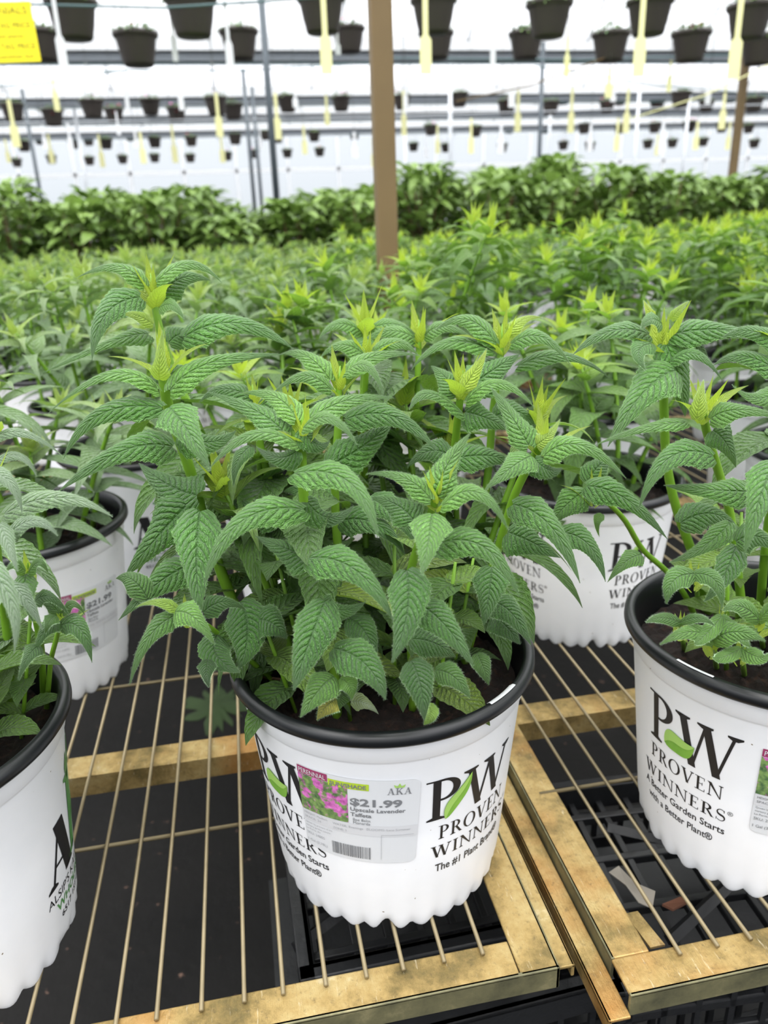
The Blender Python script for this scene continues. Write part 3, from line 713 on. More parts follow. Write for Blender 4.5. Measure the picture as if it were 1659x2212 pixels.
# ------------------------------------------------------------------ hero plants laid out shoot by shoot
HL = (52, 4)
ZC = np.array([0, 0, 1.0])
def solid_leaf(g, b, m_, t, db, dt, W, rng, face=.45, age=0., agetip=None, old=0., dm=None, round_=0., lod=HL, twist=0.):
    B, T_ = at(*b, db), at(*t, dt); Mx = at(*m_, (db + dt) / 2 - .004 if dm is None else dm)
    Cc = 2 * Mx - .5 * (B + T_); s = np.linspace(0, 1, lod[0])[:, None]
    P = (1 - s) ** 2 * B + 2 * s * (1 - s) * Cc + s ** 2 * T_
    hd = T_ - B; hd[2] = 0
    if np.linalg.norm(hd) < .004: hd = B - np.array([CAM[0], CAM[1], B[2]]); hd = -hd
    sh_ = np.array([-hd[1], hd[0], 0]); sh_ /= np.linalg.norm(sh_)
    T = np.gradient(P, axis=0); T /= np.linalg.norm(T, axis=1)[:, None]
    N = np.cross(sh_[None], T); N *= np.sign((N @ ZC).mean() or 1)
    # turn the blade partly towards the open side of the pot
    Cd = CAM - P; Cd -= (Cd * T).sum(1)[:, None] * T; Cd /= np.linalg.norm(Cd, axis=1)[:, None] + 1e-9
    N /= np.linalg.norm(N, axis=1)[:, None] + 1e-9
    N2 = N * (1 - face) + Cd * face; S = np.cross(T, N2)
    Wm = W / F * (db + dt) / 2 * .90
    blade(g, P, S, Wm, lod[1], age=age, agetip=agetip, leaf_tone=.65 * float(np.clip((B[2] - .61) / .13, 0, 1)) + .3 * rng.random(), old=old, round_=round_, hair=lod[0] > 30, rng=rng, teeth=17 if lod[0] > 30 else 6, twist=twist + rng.uniform(-.15, .15))  # low leaves get a darker colour: painted shade plus older age
def hero_shoot(root, pts, d0, d1, r0, r1, leaves, rng, cluster=None, kind='green', ground=True, cs=1.0, fill=()):
    """pts: stem pixels from the tip down; d0 depth at the tip, d1 at the foot (replaced by the soil if ground)"""
    off = np.array(root.location)
    if ground: d1 = (on_z(*pts[-1], BT + SZ - .004) - CAM) @ (RC @ np.array([0, 0, 1.0]))
    L = np.cumsum([0] + [math.hypot(pts[i + 1][0] - pts[i][0], pts[i + 1][1] - pts[i][1]) for i in range(len(pts) - 1)]); L = L / L[-1]
    P = np.array([at(x, y, d0 + (d1 - d0) * s) for (x, y), s in zip(pts, L)])
    # smooth by resampling
    s2 = np.linspace(0, 1, 22); Q = np.stack([np.interp(s2, L, P[:, k]) for k in range(3)], 1)
    for _ in range(3): Q[1:-1] = (Q[:-2] + 2 * Q[1:-1] + Q[2:]) / 4
    gs = Geo(); rr_ = np.linspace(r1, r0, 22); rr_[0] = .0002; rr_[1] *= .5; gs.tube(Q - off, rr_, 8)
    st = obj('stem', gs, STEM, root)
    gf = Geo()
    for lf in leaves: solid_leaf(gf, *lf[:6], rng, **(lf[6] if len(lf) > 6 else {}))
    if cluster is not False: tip_cluster(gf, Q[1], rng, (25, 3), cs * .84, rng.uniform(0, PI), 1.0)
    for fz, n_, L_ in fill:       # leaves lower down the stem: fraction along, how many, length
        q = Q[int(fz * 21)]; a0 = rng.uniform(0, PI)
        for k in range(n_):
            a = a0 + k * PI + rng.uniform(-.3, .3)
            pair_leaf(gf, q, a, rng.uniform(-15, 22), rng.uniform(45, 75), L_ * rng.uniform(.8, 1.15), rng.uniform(.42, .52), (28, 3), rng, round_=.8, dk=.9)  # inner leaves painted dark, as shaded and old
    if gf.n:
        gf.v = [v - off for v in gf.v]
        obj('foliage', gf, [LEAF if kind == 'green' else LEAFG, HAIR], st)
    return Q, d1

LOGO_G = logo_meshes(0, 'garden'); LOGO_B = logo_meshes(84, 'brand'); GROW = grower_meshes(0)
def prints(p, ang_logo=None, ang_grow=None):
    if ang_logo is not None:
        for nm, me in LOGO_G + LOGO_B: link(nm, me, p, rz=math.radians(ang_logo))
    if ang_grow is not None:
        for nm, me in GROW: link(nm, me, p, rz=math.radians(ang_grow))

mid_pot, mp_ = potted('potted_bee_balm', .0645, .385, 'tall green bee balm in a white pot with price sticker, middle of the bench front', hi=True)
prints(mp_, -169); price_label(mp_, -136.5, .0600, W=.0610, H=.0590, rot=-.045)
RR = random.Random(11)
A = dict
S = lambda *a, **k: hero_shoot(mid_pot, *a, **k)
# front middle stem
S([(655, 890), (650, 960), (655, 1090), (680, 1200), (705, 1300), (722, 1430), (728, 1555)], .345, 0, .0030, .0022, [
    ((610, 930), (548, 885), (447, 846), .35, .37, 84, A(age=.06)), ((640, 905), (590, 855), (515, 850), .35, .375, 66, A(age=.45, agetip=.2, face=.5)),
    ((638, 958), (545, 938), (453, 1012), .342, .32, 72, A(age=.22, agetip=.1, face=.3)), ((668, 905), (760, 862), (852, 860), .35, .37, 72, A(age=.25, agetip=.1)),
    ((655, 925), (712, 903), (772, 962), .335, .315, 58, A(age=.25, agetip=.12, face=.45)), ((655, 930), (685, 960), (712, 952), .35, .365, 72, A(face=.6)), ((640, 975), (600, 988), (553, 965), .35, .37, 72, A(face=.6)),
    ((636, 1022), (752, 1040), (816, 1162), .338, .300, 104, A(face=.42, age=.08)), ((655, 1100), (520, 1128), (440, 1268), .338, .310, 106, A(face=.45, age=.06)), ((665, 1085), (712, 1118), (765, 1092), .345, .37, 80, A(face=.6)),
    ((672, 1205), (618, 1185), (552, 1158), .345, .375, 104, A(face=.65)), ((668, 1205), (768, 1232), (850, 1342), .335, .305, 112, A(face=.5)), ((700, 1300), (740, 1318), (790, 1300), .34, .36, 78, A(face=.6)),
    ((702, 1300), (668, 1388), (634, 1492), .335, .315, 112, A(face=.55, round_=.6)), ((722, 1400), (790, 1436), (833, 1512), .335, .315, 104, A(face=.6, round_=.6)),
    ((722, 1462), (690, 1490), (648, 1550), .335, .322, 84, A(face=.6, age=.2, round_=.8)), ((735, 1465), (755, 1480), (760, 1512), .335, .33, 52, A(face=.6, age=.5, round_=1)),
    ((726, 1510), (708, 1522), (684, 1556), .335, .33, 60, A(face=.6, old=.9, round_=1))], RR, cs=.95, fill=((.35, 2, .05), (.5, 2, .05), (.65, 2, .045)))
# left stem
S([(350, 745), (352, 850), (375, 920), (415, 1020), (432, 1100), (470, 1220), (520, 1340), (585, 1470)], .375, 0, .0034, .0026, [
    ((340, 840), (235, 808), (100, 897), .372, .36, 76, A(age=.3, agetip=.1, face=.35)), ((368, 842), (460, 782), (612, 766), .375, .385, 84, A(age=.25, agetip=.05, face=.5)),
    ((348, 880), (215, 896), (137, 992), .37, .36, 84, A(face=.5)), ((365, 880), (402, 925), (454, 1014), .365, .335, 112, A(face=.5, age=.04)),
    ((372, 965), (262, 975), (124, 1064), .37, .345, 104, A(face=.55)), ((395, 940), (455, 955), (510, 930), .38, .40, 90, A(face=.6)), ((425, 1070), (360, 1045), (300, 1000), .385, .41, 120, A(face=.7)),
    ((405, 1090), (340, 1160), (268, 1248), .385, .385, 130, A(face=.75)), ((432, 1105), (425, 1215), (432, 1332), .37, .34, 124, A(face=.7)), ((410, 1220), (335, 1265), (256, 1340), .385, .37, 96, A(face=.65)),
    ((345, 830), (385, 800), (420, 800), .385, .40, 70, A(face=.6)), ((345, 820), (345, 780), (352, 712), .372, .366, 50, A(face=.8, age=.75, agetip=.7)),
    ((520, 1300), (535, 1370), (515, 1445), .39, .37, 110, A(face=.7, round_=.8)), ((545, 1340), (585, 1345), (620, 1380), .385, .38, 96, A(face=.6, round_=.8)), ((470, 1370), (468, 1415), (520, 1452), .385, .36, 80, A(face=.6, round_=.8))], RR, cs=1.15, fill=((.4, 2, .06), (.55, 2, .055), (.72, 2, .05), (.85, 2, .045)))
# back left tall stem
S([(325, 590), (330, 650), (345, 720), (370, 800), (430, 920), (500, 1100), (560, 1260), (610, 1400)], .42, 0, .0030, .0020, [
    ((312, 615), (250, 575), (165, 601), .42, .42, 62, A(age=.3, agetip=.12)), ((340, 606), (412, 570), (480, 612), .42, .42, 58, A(age=.3, agetip=.12)), ((302, 642), (228, 680), (199, 778), .415, .39, 92, A(face=.6)),
    ((348, 640), (395, 600), (455, 606), .425, .44, 78, A(face=.6)), ((330, 700), (292, 680), (262, 682), .415, .405, 40, A(age=.7, face=.6)), ((320, 722), (240, 738), (92, 806), .43, .42, 66, A(face=.4, age=.1)),
    ((398, 728), (512, 698), (634, 754), .415, .41, 100, A(face=.5)), ((365, 740), (400, 720), (440, 740), .42, .43, 70, A(face=.6)), ((345, 665), (372, 660), (398, 690), .415, .40, 48, A(face=.5, age=.2))], RR, cs=1.2, fill=((.38, 2, .065), (.5, 2, .065), (.62, 2, .06), (.75, 2, .05), (.88, 2, .045)))
# centre stems behind
S([(735, 790), (730, 840), (733, 920), (722, 1010), (725, 1130), (740, 1300), (762, 1480)], .395, 0, .0028, .0020, [
    ((712, 820), (660, 768), (606, 765), .395, .41, 66, A(age=.35, agetip=.1)), ((715, 842), (655, 812), (588, 852), .39, .385, 60, A(age=.15, face=.45)), ((748, 805), (820, 766), (908, 768), .395, .41, 60, A(age=.3, agetip=.1)),
    ((745, 806), (792, 790), (828, 852), .385, .365, 50, A(age=.35, agetip=.1, face=.4)), ((712, 1005), (796, 955), (851, 895), .40, .405, 104, A(face=.75)), ((748, 905), (850, 900), (944, 974), .395, .375, 88, A(face=.55)),
    ((735, 1125), (812, 1132), (875, 1198), .39, .37, 88, A(face=.6)), ((750, 865), (700, 870), (660, 880), .40, .42, 80, A(face=.6)), ((600, 1120), (545, 1100), (490, 1076), .40, .42, 84, A(face=.65)),
    ((755, 1335), (790, 1368), (812, 1425), .37, .355, 76, A(face=.6, round_=.6)), ((700, 1095), (655, 1060), (612, 1062), .40, .42, 84, A(face=.7))], RR, cs=1.05, fill=((.6, 2, .045), (.8, 2, .042)))
S([(1000, 800), (993, 870), (985, 945), (968, 1050), (940, 1180), (900, 1380)], .40, 0, .0028, .0020, [
    ((1000, 895), (930, 850), (884, 886), .40, .375, 66, A(age=.12, face=.4)), ((1008, 866), (1078, 828), (1156, 882), .40, .385, 62, A(age=.25, face=.45)), ((1000, 840), (1030, 795), (1052, 752), .40, .40, 46, A(age=.8, face=.7)),
    ((988, 850), (962, 815), (932, 790), .405, .42, 78, A(face=.6, age=.1)), ((1015, 835), (1072, 795), (1122, 765), .41, .42, 100, A(face=.7)), ((1005, 890), (1055, 905), (1105, 930), .405, .41, 90, A(face=.6)), ((985, 990), (1060, 985), (1110, 1005), .40, .41, 84, A(face=.6)),
    ((975, 985), (925, 975), (880, 1010), .40, .40, 84, A(face=.6)), ((800, 1080), (855, 1110), (905, 1185), .385, .37, 84, A(face=.6))], RR, cs=1.1, fill=((.6, 2, .05), (.8, 2, .045)))
S([(1085, 700), (1085, 745), (1075, 820), (1062, 900), (1058, 1000), (1030, 1200), (980, 1400)], .43, 0, .0030, .0020, [
    ((1072, 742), (1008, 690), (938, 715), .43, .43, 76, A(age=.12)), ((1062, 756), (965, 740), (888, 800), .43, .42, 66, A(age=.1, face=.4)), ((1105, 742), (1170, 728), (1232, 788), .425, .41, 66, A(age=.12, face=.45)),
    ((1120, 790), (1222, 768), (1316, 816), .43, .42, 62, A(age=.04, face=.4)), ((1098, 722), (1130, 690), (1172, 686), .43, .435, 44, A(age=.75)), ((1080, 780), (1030, 800), (985, 800), .43, .44, 76, A(face=.5)), ((1070, 900), (1120, 890), (1160, 930), .43, .43, 90, A(face=.6))], RR, cs=1.1, fill=((.55, 2, .05), (.75, 2, .05)))
# right stem
S([(1185, 930), (1160, 975), (1112, 1060), (1078, 1180), (1040, 1300), (1000, 1440)], .365, 0, .0028, .0020, [
    ((1175, 985), (1255, 962), (1353, 1034), .36, .345, 78, A(age=.25, agetip=.08, face=.5)), ((1142, 962), (1105, 900), (1060, 836), .365, .385, 70, A(age=.12, face=.6)), ((1148, 985), (1105, 1010), (1048, 1058), .355, .335, 84, A(age=.12, face=.5)),
    ((1155, 990), (1185, 1015), (1215, 1010), .36, .37, 76, A(face=.6)), ((1108, 1090), (1190, 1138), (1253, 1260), .36, .335, 96, A(face=.55, age=.04)), ((1098, 1150), (1150, 1172), (1210, 1205), .375, .375, 108, A(face=.7)),
    ((1210, 1150), (1272, 1178), (1308, 1257), .38, .365, 78, A(face=.6)), ((1062, 1225), (1055, 1290), (1044, 1350), .355, .345, 90, A(face=.7)), ((1060, 1300), (1105, 1325), (1147, 1394), .37, .36, 76, A(face=.6, round_=.4)),
    ((1065, 1330), (1092, 1352), (1124, 1392), .38, .37, 74, A(face=.6, round_=.8)), ((1030, 1412), (1044, 1442), (1056, 1480), .375, .37, 48, A(face=.6, age=.15, round_=.8)), ((1160, 960), (1185, 940), (1210, 905), .365, .37, 48, A(age=.7, face=.7))], RR, cs=1.0, fill=((.62, 2, .05), (.8, 2, .04)))
# front right stem
S([(950, 1040), (938, 1095), (905, 1170), (880, 1250), (888, 1380), (893, 1540)], .325, 0, .0026, .0018, [
    ((930, 1078), (868, 1030), (790, 1024), .325, .335, 62, A(age=.25, agetip=.1)), ((945, 1072), (965, 1008), (1017, 934), .33, .345, 98, A(age=.18, face=.75)), ((955, 1092), (1032, 1064), (1099, 1147), .32, .305, 72, A(age=.3, agetip=.1, face=.45)),
    ((934, 1110), (926, 1165), (911, 1243), .318, .285, 108, A(age=.18, face=.45)), ((938, 1178), (1042, 1180), (1122, 1288), .325, .305, 104, A(age=.06, face=.5)), ((892, 1122), (852, 1088), (798, 1074), .33, .35, 88, A(face=.6)),
    ((878, 1232), (880, 1322), (846, 1432), .315, .295, 108, A(face=.65, round_=.4)), ((905, 1306), (962, 1352), (1023, 1440), .32, .305, 92, A(face=.6, round_=.4)), ((888, 1428), (908, 1480), (917, 1557), .318, .308, 84, A(face=.65, round_=.7)),
    ((940, 1448), (980, 1462), (1016, 1509), .33, .322, 62, A(age=.12, face=.65, round_=.8)), ((925, 1520), (928, 1545), (915, 1566), .325, .322, 42, A(age=.6, round_=1, face=.7)), ((890, 1380), (940, 1390), (985, 1420), .335, .35, 80, A(face=.6, round_=.8))], RR, cs=.85)
# stems at the back of the pot
S([(790, 665), (788, 730), (785, 820), (780, 950), (790, 1150), (800, 1330)], .475, 0, .0026, .0018, [((780, 715), (730, 700), (690, 730), .475, .46, 62, A(age=.15)), ((800, 712), (850, 700), (900, 725), .475, .46, 60, A(age=.15)), ((785, 730), (790, 760), (800, 790), .465, .44, 70, A())], RR, cs=1.3, fill=((.2, 2, .06), (.4, 2, .06), (.6, 2, .05)))
S([(905, 690), (905, 760), (900, 860), (890, 1000), (870, 1200), (850, 1360)], .46, 0, .0026, .0018, [((895, 730), (840, 715), (780, 740), .46, .45, 62, A(age=.2)), ((918, 725), (960, 705), (1020, 730), .46, .45, 62, A(age=.15))], RR, cs=1.2, fill=((.2, 2, .06), (.35, 2, .06), (.55, 2, .055), (.75, 2, .05)))
S([(795, 735), (790, 800), (785, 900), (790, 1100), (840, 1330)], .43, 0, .0026, .0018, [((785, 765), (735, 745), (690, 775), .43, .43, 60, A(age=.2)), ((808, 760), (860, 740), (905, 770), .43, .43, 60, A(age=.2))], RR, cs=1.1, fill=((.25, 2, .06), (.45, 2, .055), (.65, 2, .05)))
S([(545, 830), (560, 960), (600, 1100), (640, 1280), (680, 1430)], .42, 0, .0028, .0018, [((540, 965), (512, 1000), (505, 1052), .39, .38, 46, A(face=.3)), ((545, 860), (480, 840), (430, 870), .42, .42, 70, A()), ((560, 880), (610, 860), (650, 890), .42, .42, 70, A())], RR, cs=1.0, fill=((.35, 2, .055), (.6, 2, .05), (.8, 2, .045)))
# low sprig on the left, bright young leaves
S([(390, 1312), (440, 1345), (500, 1390), (600, 1480)], .345, 0, .0016, .0012, [
    ((388, 1318), (340, 1300), (292, 1312), .345, .34, 36, A(age=.65, face=.5)), ((378, 1322), (420, 1335), (464, 1394), .342, .33, 78, A(age=.28, face=.6)), ((378, 1330), (318, 1382), (280, 1480), .345, .335, 58, A(age=.08, face=.6)),
    ((440, 1322), (485, 1300), (532, 1318), .36, .37, 60, A(face=.6)), ((318, 1292), (285, 1252), (250, 1250), .37, .38, 62, A(age=.1, face=.7, round_=.8)), ((450, 1425), (446, 1455), (452, 1485), .36, .35, 46, A(face=.6))], RR, cs=.5)
# small shoots low inside the pot, shade painted into their leaf colour
for k in range(13):
    a = k * 2.4; r = .018 + .042 * math.sqrt((k + .5) / 13)
    c = np.array([.063 + r * math.cos(a), .392 + r * math.sin(a) * .9, BT + SZ]); H_ = RR.uniform(.05, .12)
    gs, gf = Geo(), Geo(); top = np.array([r * math.cos(a) * .3, r * math.sin(a) * .3, H_]); base = c - np.array(mid_pot.location); base[2] -= .004
    gs.tube([base, base + top * .5, base + top], [.0012, .0011, .0008], 6); st = obj('stem', gs, STEM, mid_pot)
    for q in range(int(H_ / .022)):
        z = (q + 1) * .022 / H_
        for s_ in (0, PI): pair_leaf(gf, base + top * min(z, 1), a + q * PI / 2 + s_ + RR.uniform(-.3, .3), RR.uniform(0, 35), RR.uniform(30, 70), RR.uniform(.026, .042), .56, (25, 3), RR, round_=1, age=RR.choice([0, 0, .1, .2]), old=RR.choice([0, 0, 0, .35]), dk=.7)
    obj('foliage', gf, LEAF, st)
for k in range(9):       # leafy stems filling the back half of the pot
    a = .25 + k * .33; r = .052 + .014 * (k % 2); H_ = RR.uniform(.13, .175)
    sm, fm = shoot_geo(RR, H_, 'green', (28, 3), 1.0, .04); st = link('stem', sm, mid_pot, (r * math.cos(a) * .95, r * math.sin(a) * .9, SZ - .004)); link('foliage', fm, st)
    st.rotation_euler = Matrix.Rotation(RR.uniform(.05, .25), 3, Vector((-math.sin(a), math.cos(a), 0))).to_euler()
g = Geo(); P = np.array([on_z(x, y, BT + SZ + .006) for x, y in ((520, 1440), (560, 1462), (610, 1468), (650, 1472))]) - np.array(mid_pot.location); g.tube(P, .0009, 6); obj('runner_stem', g, TWIG, mid_pot)
g = Geo(); solid_leaf(g, (758, 1516), (790, 1520), (818, 1543), .345, .338, 46, RR, face=.9, old=.25, lod=(25, 3)); g.v = [v - np.array(mid_pot.location) for v in g.v]; obj('fallen_leaf', g, LEAFG, mid_pot)['label'] = 'pale withered leaf lying on the soil'

def rim_strip(pot, a0, a1):
    g = Geo(); V = []; Fc = []; n = 10
    for i in range(n + 1):
        a = math.radians(a0 + (a1 - a0) * i / n)
        for r, z in ((PR - .0062, PH - .0012), (PR - .0042, PH + .0004), (PR - .0026, PH + .0003)): V.append((r * math.cos(a), r * math.sin(a), z))
        if i: k = 3 * i; Fc += [(k - 3, k, k + 1, k - 2), (k - 2, k + 1, k + 2, k - 1)]
    g.add(V, Fc); rim = [c for c in pot.children if c.name.startswith('rim')][0]; o = obj('rim_sticker', g, STICK, rim); o['label'] = 'narrow white strip on the black rim'
rim_strip(mp_, -60, -45)

# ---- plant on the right bench
right_pot, rp_ = potted('potted_bee_balm', .298, .352, 'green bee balm with thick pale stems in the printed pot, right bench front', hi=True)
prints(rp_, -179.5); price_label(rp_, -128.5, .0540, rot=.0, faded=False)
rim_strip(rp_, -163, -148)
S = lambda *a, **k: hero_shoot(right_pot, *a, **k)
S([(1435, 715), (1430, 770), (1435, 900), (1437, 1000), (1462, 1110), (1500, 1200), (1530, 1330)], .42, 0, .0034, .0024, [
    ((1402, 722), (1320, 715), (1236, 768), .42, .40, 74, A(face=.45, age=.03)), ((1408, 742), (1380, 760), (1395, 800), .41, .39, 60, A(face=.4)), ((1452, 722), (1560, 712), (1662, 735), .42, .41, 88, A(face=.5)),
    ((1458, 800), (1388, 850), (1313, 965), .41, .385, 128, A(face=.6, age=.05)), ((1448, 782), (1505, 765), (1560, 822), .415, .40, 60, A(face=.4)), ((1430, 700), (1405, 690), (1385, 712), .415, .40, 56, A(face=.5, age=.1)),
    ((1460, 735), (1500, 740), (1530, 775), .42, .42, 80, A(face=.6)), ((1412, 690), (1400, 668), (1390, 648), .42, .42, 26, A(age=.9, face=.7)), ((1450, 690), (1470, 665), (1490, 650), .42, .42, 26, A(age=.7, face=.7)), ((1440, 745), (1470, 830), (1480, 900), .42, .42, 90, A(face=.5)),
    ((1470, 1130), (1540, 1110), (1600, 1150), .40, .40, 90, A(face=.6))], RR, cs=1.4)
S([(1517, 850), (1518, 915), (1535, 960), (1552, 1020), (1577, 1100), (1590, 1200), (1612, 1400)], .36, 0, .0028, .0020, [
    ((1480, 912), (1388, 925), (1284, 962), .365, .365, 50, A(face=.35, age=.15)), ((1535, 905), (1600, 885), (1700, 905), .36, .35, 74, A(face=.5, age=.15)), ((1540, 985), (1445, 990), (1379, 1102), .36, .345, 92, A(face=.55)),
    ((1622, 1062), (1535, 1058), (1433, 1048), .355, .365, 84, A(face=.55, age=.06)), ((1672, 1000), (1640, 1080), (1608, 1198), .34, .32, 100, A(face=.6, age=.03)), ((1540, 930), (1570, 960), (1590, 1010), .365, .37, 80, A(face=.7)), ((1505, 905), (1512, 860), (1520, 820), .36, .36, 42, A(face=.8, age=.75)),
    ((1590, 1180), (1560, 1250), (1520, 1300), .36, .35, 70, A(face=.6)), ((1590, 1170), (1640, 1160), (1690, 1200), .355, .35, 84, A(face=.6)), ((1575, 1130), (1520, 1180), (1445, 1215), .38, .38, 60, A(face=.6, age=.1))], RR, cs=1.0)
S([(1700, 700), (1690, 850), (1680, 1000), (1655, 1150), (1640, 1340)], .39, 0, .0028, .0020, [((1690, 745), (1620, 715), (1560, 730), .39, .39, 70, A(face=.5)), ((1690, 810), (1610, 770), (1540, 790), .39, .39, 70, A(face=.5)), ((1690, 830), (1640, 860), (1580, 830), .38, .375, 70, A(face=.5, age=.1))], RR, cs=1.1, fill=((.2, 2, .06), (.4, 2, .06), (.6, 2, .05)))
S([(1270, 1050), (1350, 1118), (1385, 1190), (1440, 1230), (1485, 1290), (1508, 1350)], .40, 0, .0020, .0014, [((1268, 1050), (1355, 1080), (1442, 1165), .39, .375, 84, A(face=.55)), ((1385, 1198), (1350, 1215), (1312, 1258), .39, .38, 56, A(face=.55, age=.15)), ((1300, 1110), (1290, 1130), (1295, 1160), .40, .40, 26, A(age=.4)), ((1262, 1060), (1215, 1100), (1190, 1135), .41, .41, 80, A(face=.6, age=.1)), ((1270, 1040), (1300, 1000), (1330, 990), .41, .42, 70, A(face=.6))], RR, cs=.8)
for b, m_, t, W_, ag in [((1470, 1345), (1430, 1335), (1395, 1345), 34, .1), ((1540, 1385), (1590, 1365), (1655, 1385), 62, .25), ((1500, 1240), (1455, 1255), (1440, 1305), 60, .1), ((1560, 1330), (1520, 1375), (1500, 1390), 40, .3), ((1600, 1400), (1640, 1420), (1660, 1410), 46, .3), ((1640, 1340), (1600, 1310), (1560, 1320), 50, .2)]:
    root_px = (b[0] + 8, b[1] + 60); S([b, ((b[0] + root_px[0]) / 2, b[1] + 25), root_px], .345, 0, .0016, .0012, [(b, m_, t, .345, .335, W_, A(face=.65, age=ag, round_=.7)), (b, (2 * b[0] - m_[0], m_[1]), (2 * b[0] - t[0], t[1] + 8), .345, .335, W_ * .8, A(face=.6, age=ag, round_=.7))], RR, cs=.5)
for k in range(9):
    a = k * 2.4; r = .05 * math.sqrt((k + .5) / 9); base = np.array([r * math.cos(a), r * math.sin(a), SZ - .004]); H_ = RR.uniform(.05, .11); gs, gf = Geo(), Geo(); top = np.array([base[0] * .4, base[1] * .4, H_])
    gs.tube([base, base + top * .5, base + top], [.0016, .0014, .0009], 6); st = obj('stem', gs, STEM, right_pot)
    for q in range(int(H_ / .026)):
        for s_ in (0, PI): pair_leaf(gf, base + top * (q + 1) * .026 / H_, a + q * PI / 2 + s_, RR.uniform(0, 35), RR.uniform(30, 60), RR.uniform(.026, .04), .5, (25, 3), RR, round_=1, age=RR.choice([.1, .2, .3]))
    obj('foliage', gf, LEAF, st)

# ---- hairy plant on the left
left_pot, lp_ = potted('potted_bee_balm', -.194, .367, 'hairy grey-green bee balm in the white pot cut off by the left edge', hi=True)
prints(lp_, None, -24)
S = lambda *a, **k: hero_shoot(left_pot, *a, **k)
S([(-30, 1010), (-15, 1110), (0, 1250), (20, 1400), (25, 1560)], .33, 0, .0026, .0018, [
    ((10, 1110), (130, 1075), (244, 1117), .33, .325, 80, A(face=.5, age=.1)), ((10, 1165), (70, 1125), (125, 1158), .32, .31, 62, A(face=.5)), ((-40, 1020), (20, 1040), (48, 1112), .32, .31, 52, A(face=.5)), ((0, 1130), (20, 1180), (38, 1235), .315, .30, 44, A(face=.5)),
    ((-60, 1200), (20, 1290), (30, 1412), .30, .285, 66, A(face=.55)), ((20, 1260), (60, 1300), (92, 1362), .33, .32, 52, A(face=.55)), ((-30, 1080), (-80, 1060), (-120, 1110), .33, .33, 70, A())], RR, kind='grey', cs=1.0, fill=((.5, 2, .035), (.7, 2, .03)))
S([(60, 1215), (62, 1250), (70, 1300), (90, 1400), (95, 1520)], .34, 0, .0020, .0014, [((55, 1240), (58, 1290), (72, 1345), .335, .32, 56, A(face=.6, age=.1)), ((62, 1238), (85, 1215), (105, 1240), .335, .33, 40, A(face=.5, age=.2)), ((55, 1235), (30, 1220), (10, 1240), .335, .33, 40, A(face=.5, age=.2)), ((75, 1300), (110, 1290), (150, 1330), .34, .34, 46, A(face=.5)), ((85, 1395), (60, 1420), (40, 1470), .34, .33, 46, A(face=.5))], RR, cs=.7)
S([(132, 1318), (125, 1370), (110, 1420), (100, 1540)], .345, 0, .0016, .0010, [((135, 1325), (160, 1305), (184, 1330), .345, .345, 32, A(age=.15, face=.5)), ((128, 1325), (100, 1300), (75, 1310), .345, .35, 34, A(age=.05, face=.5)), ((130, 1352), (172, 1358), (199, 1432), .345, .335, 58, A(face=.65, round_=.5)), ((128, 1340), (95, 1365), (72, 1420), .345, .34, 50, A(face=.6)), ((120, 1330), (105, 1345), (98, 1370), .34, .335, 38, A(face=.5, age=.15))], RR, cs=.6)
S([(-25, 880), (-20, 960), (-10, 1100), (-10, 1300), (-20, 1500)], .40, 0, .0024, .0016, [((-20, 950), (50, 935), (135, 985), .40, .39, 46, A(face=.4)), ((-20, 1000), (40, 985), (80, 1030), .40, .39, 40, A(face=.4))], RR, kind='grey', cs=1.2, fill=((.3, 2, .05), (.5, 2, .045), (.7, 2, .04)))
for k in range(26):
    a = k * 2.4; r = .064 * math.sqrt((k + .5) / 26); base = np.array([r * math.cos(a), r * math.sin(a), SZ - .004]); H_ = RR.uniform(.045, .10); gs, gf = Geo(), Geo(); top = np.array([base[0] * .4, base[1] * .4, H_])
    gs.tube([base, base + top * .5, base + top], [.0012, .0010, .0008], 6); st = obj('stem', gs, STEM, left_pot)
    for q in range(int(H_ / .02)):
        for s_ in (0, PI): pair_leaf(gf, base + top * (q + 1) * .02 / H_, a + q * PI / 2 + s_, RR.uniform(0, 40), RR.uniform(30, 60), RR.uniform(.022, .036), .52, (25, 3), RR, round_=1, age=RR.choice([.1, .15, .05]))
    obj('foliage', gf, LEAF, st)

# ------------------------------------------------------------------ the massed bee balms behind
FR = random.Random(21); ML = (16, 2)
SH = {'green': [shoot_geo(FR, H, 'green', ML) for H in (.17, .19, .21, .23, .25)], 'grey': [shoot_geo(FR, H, 'grey', ML) for H in (.14, .16, .18, .195, .21)]}
def add_shoots(root, n, kind, rng, zs=1.0, R=.058):
    for k in range(n):
        a = k * 2.399 + rng.random(); r = R * math.sqrt((k + .5) / n)
        sm, fm = rng.choice(SH[kind]); s = rng.uniform(.88, 1.12) * zs
        st = link('stem', sm, root, (r * math.cos(a), r * math.sin(a), SZ - .004)); st.scale = (1, 1, s)
        tilt = rng.uniform(.04, .30) * (r / R + .3)
        st.rotation_euler = Matrix.Rotation(tilt, 3, Vector((-math.sin(a), math.cos(a), 0))).to_euler() if True else None
        st.rotation_euler.rotate_axis('Z', rng.uniform(0, 6.28))
        link('foliage', fm, st)
near = [(-.198, .661, 'grey', 'grey-green bee balm in a white pot right behind the hairy plant at the left edge', None, None, 7),
        (.055, .665, 'green', 'green bee balm in the white pot hidden right behind the middle pot', None, None, 8),
        (.308, .640, 'green', 'green bee balm in the printed pot behind, between the middle and right pots', -182, None, 7),
        (-.125, .885, 'grey', 'grey-green bee balm in a pot showing a big black letter A, behind the left pots', None, -98, 7)]
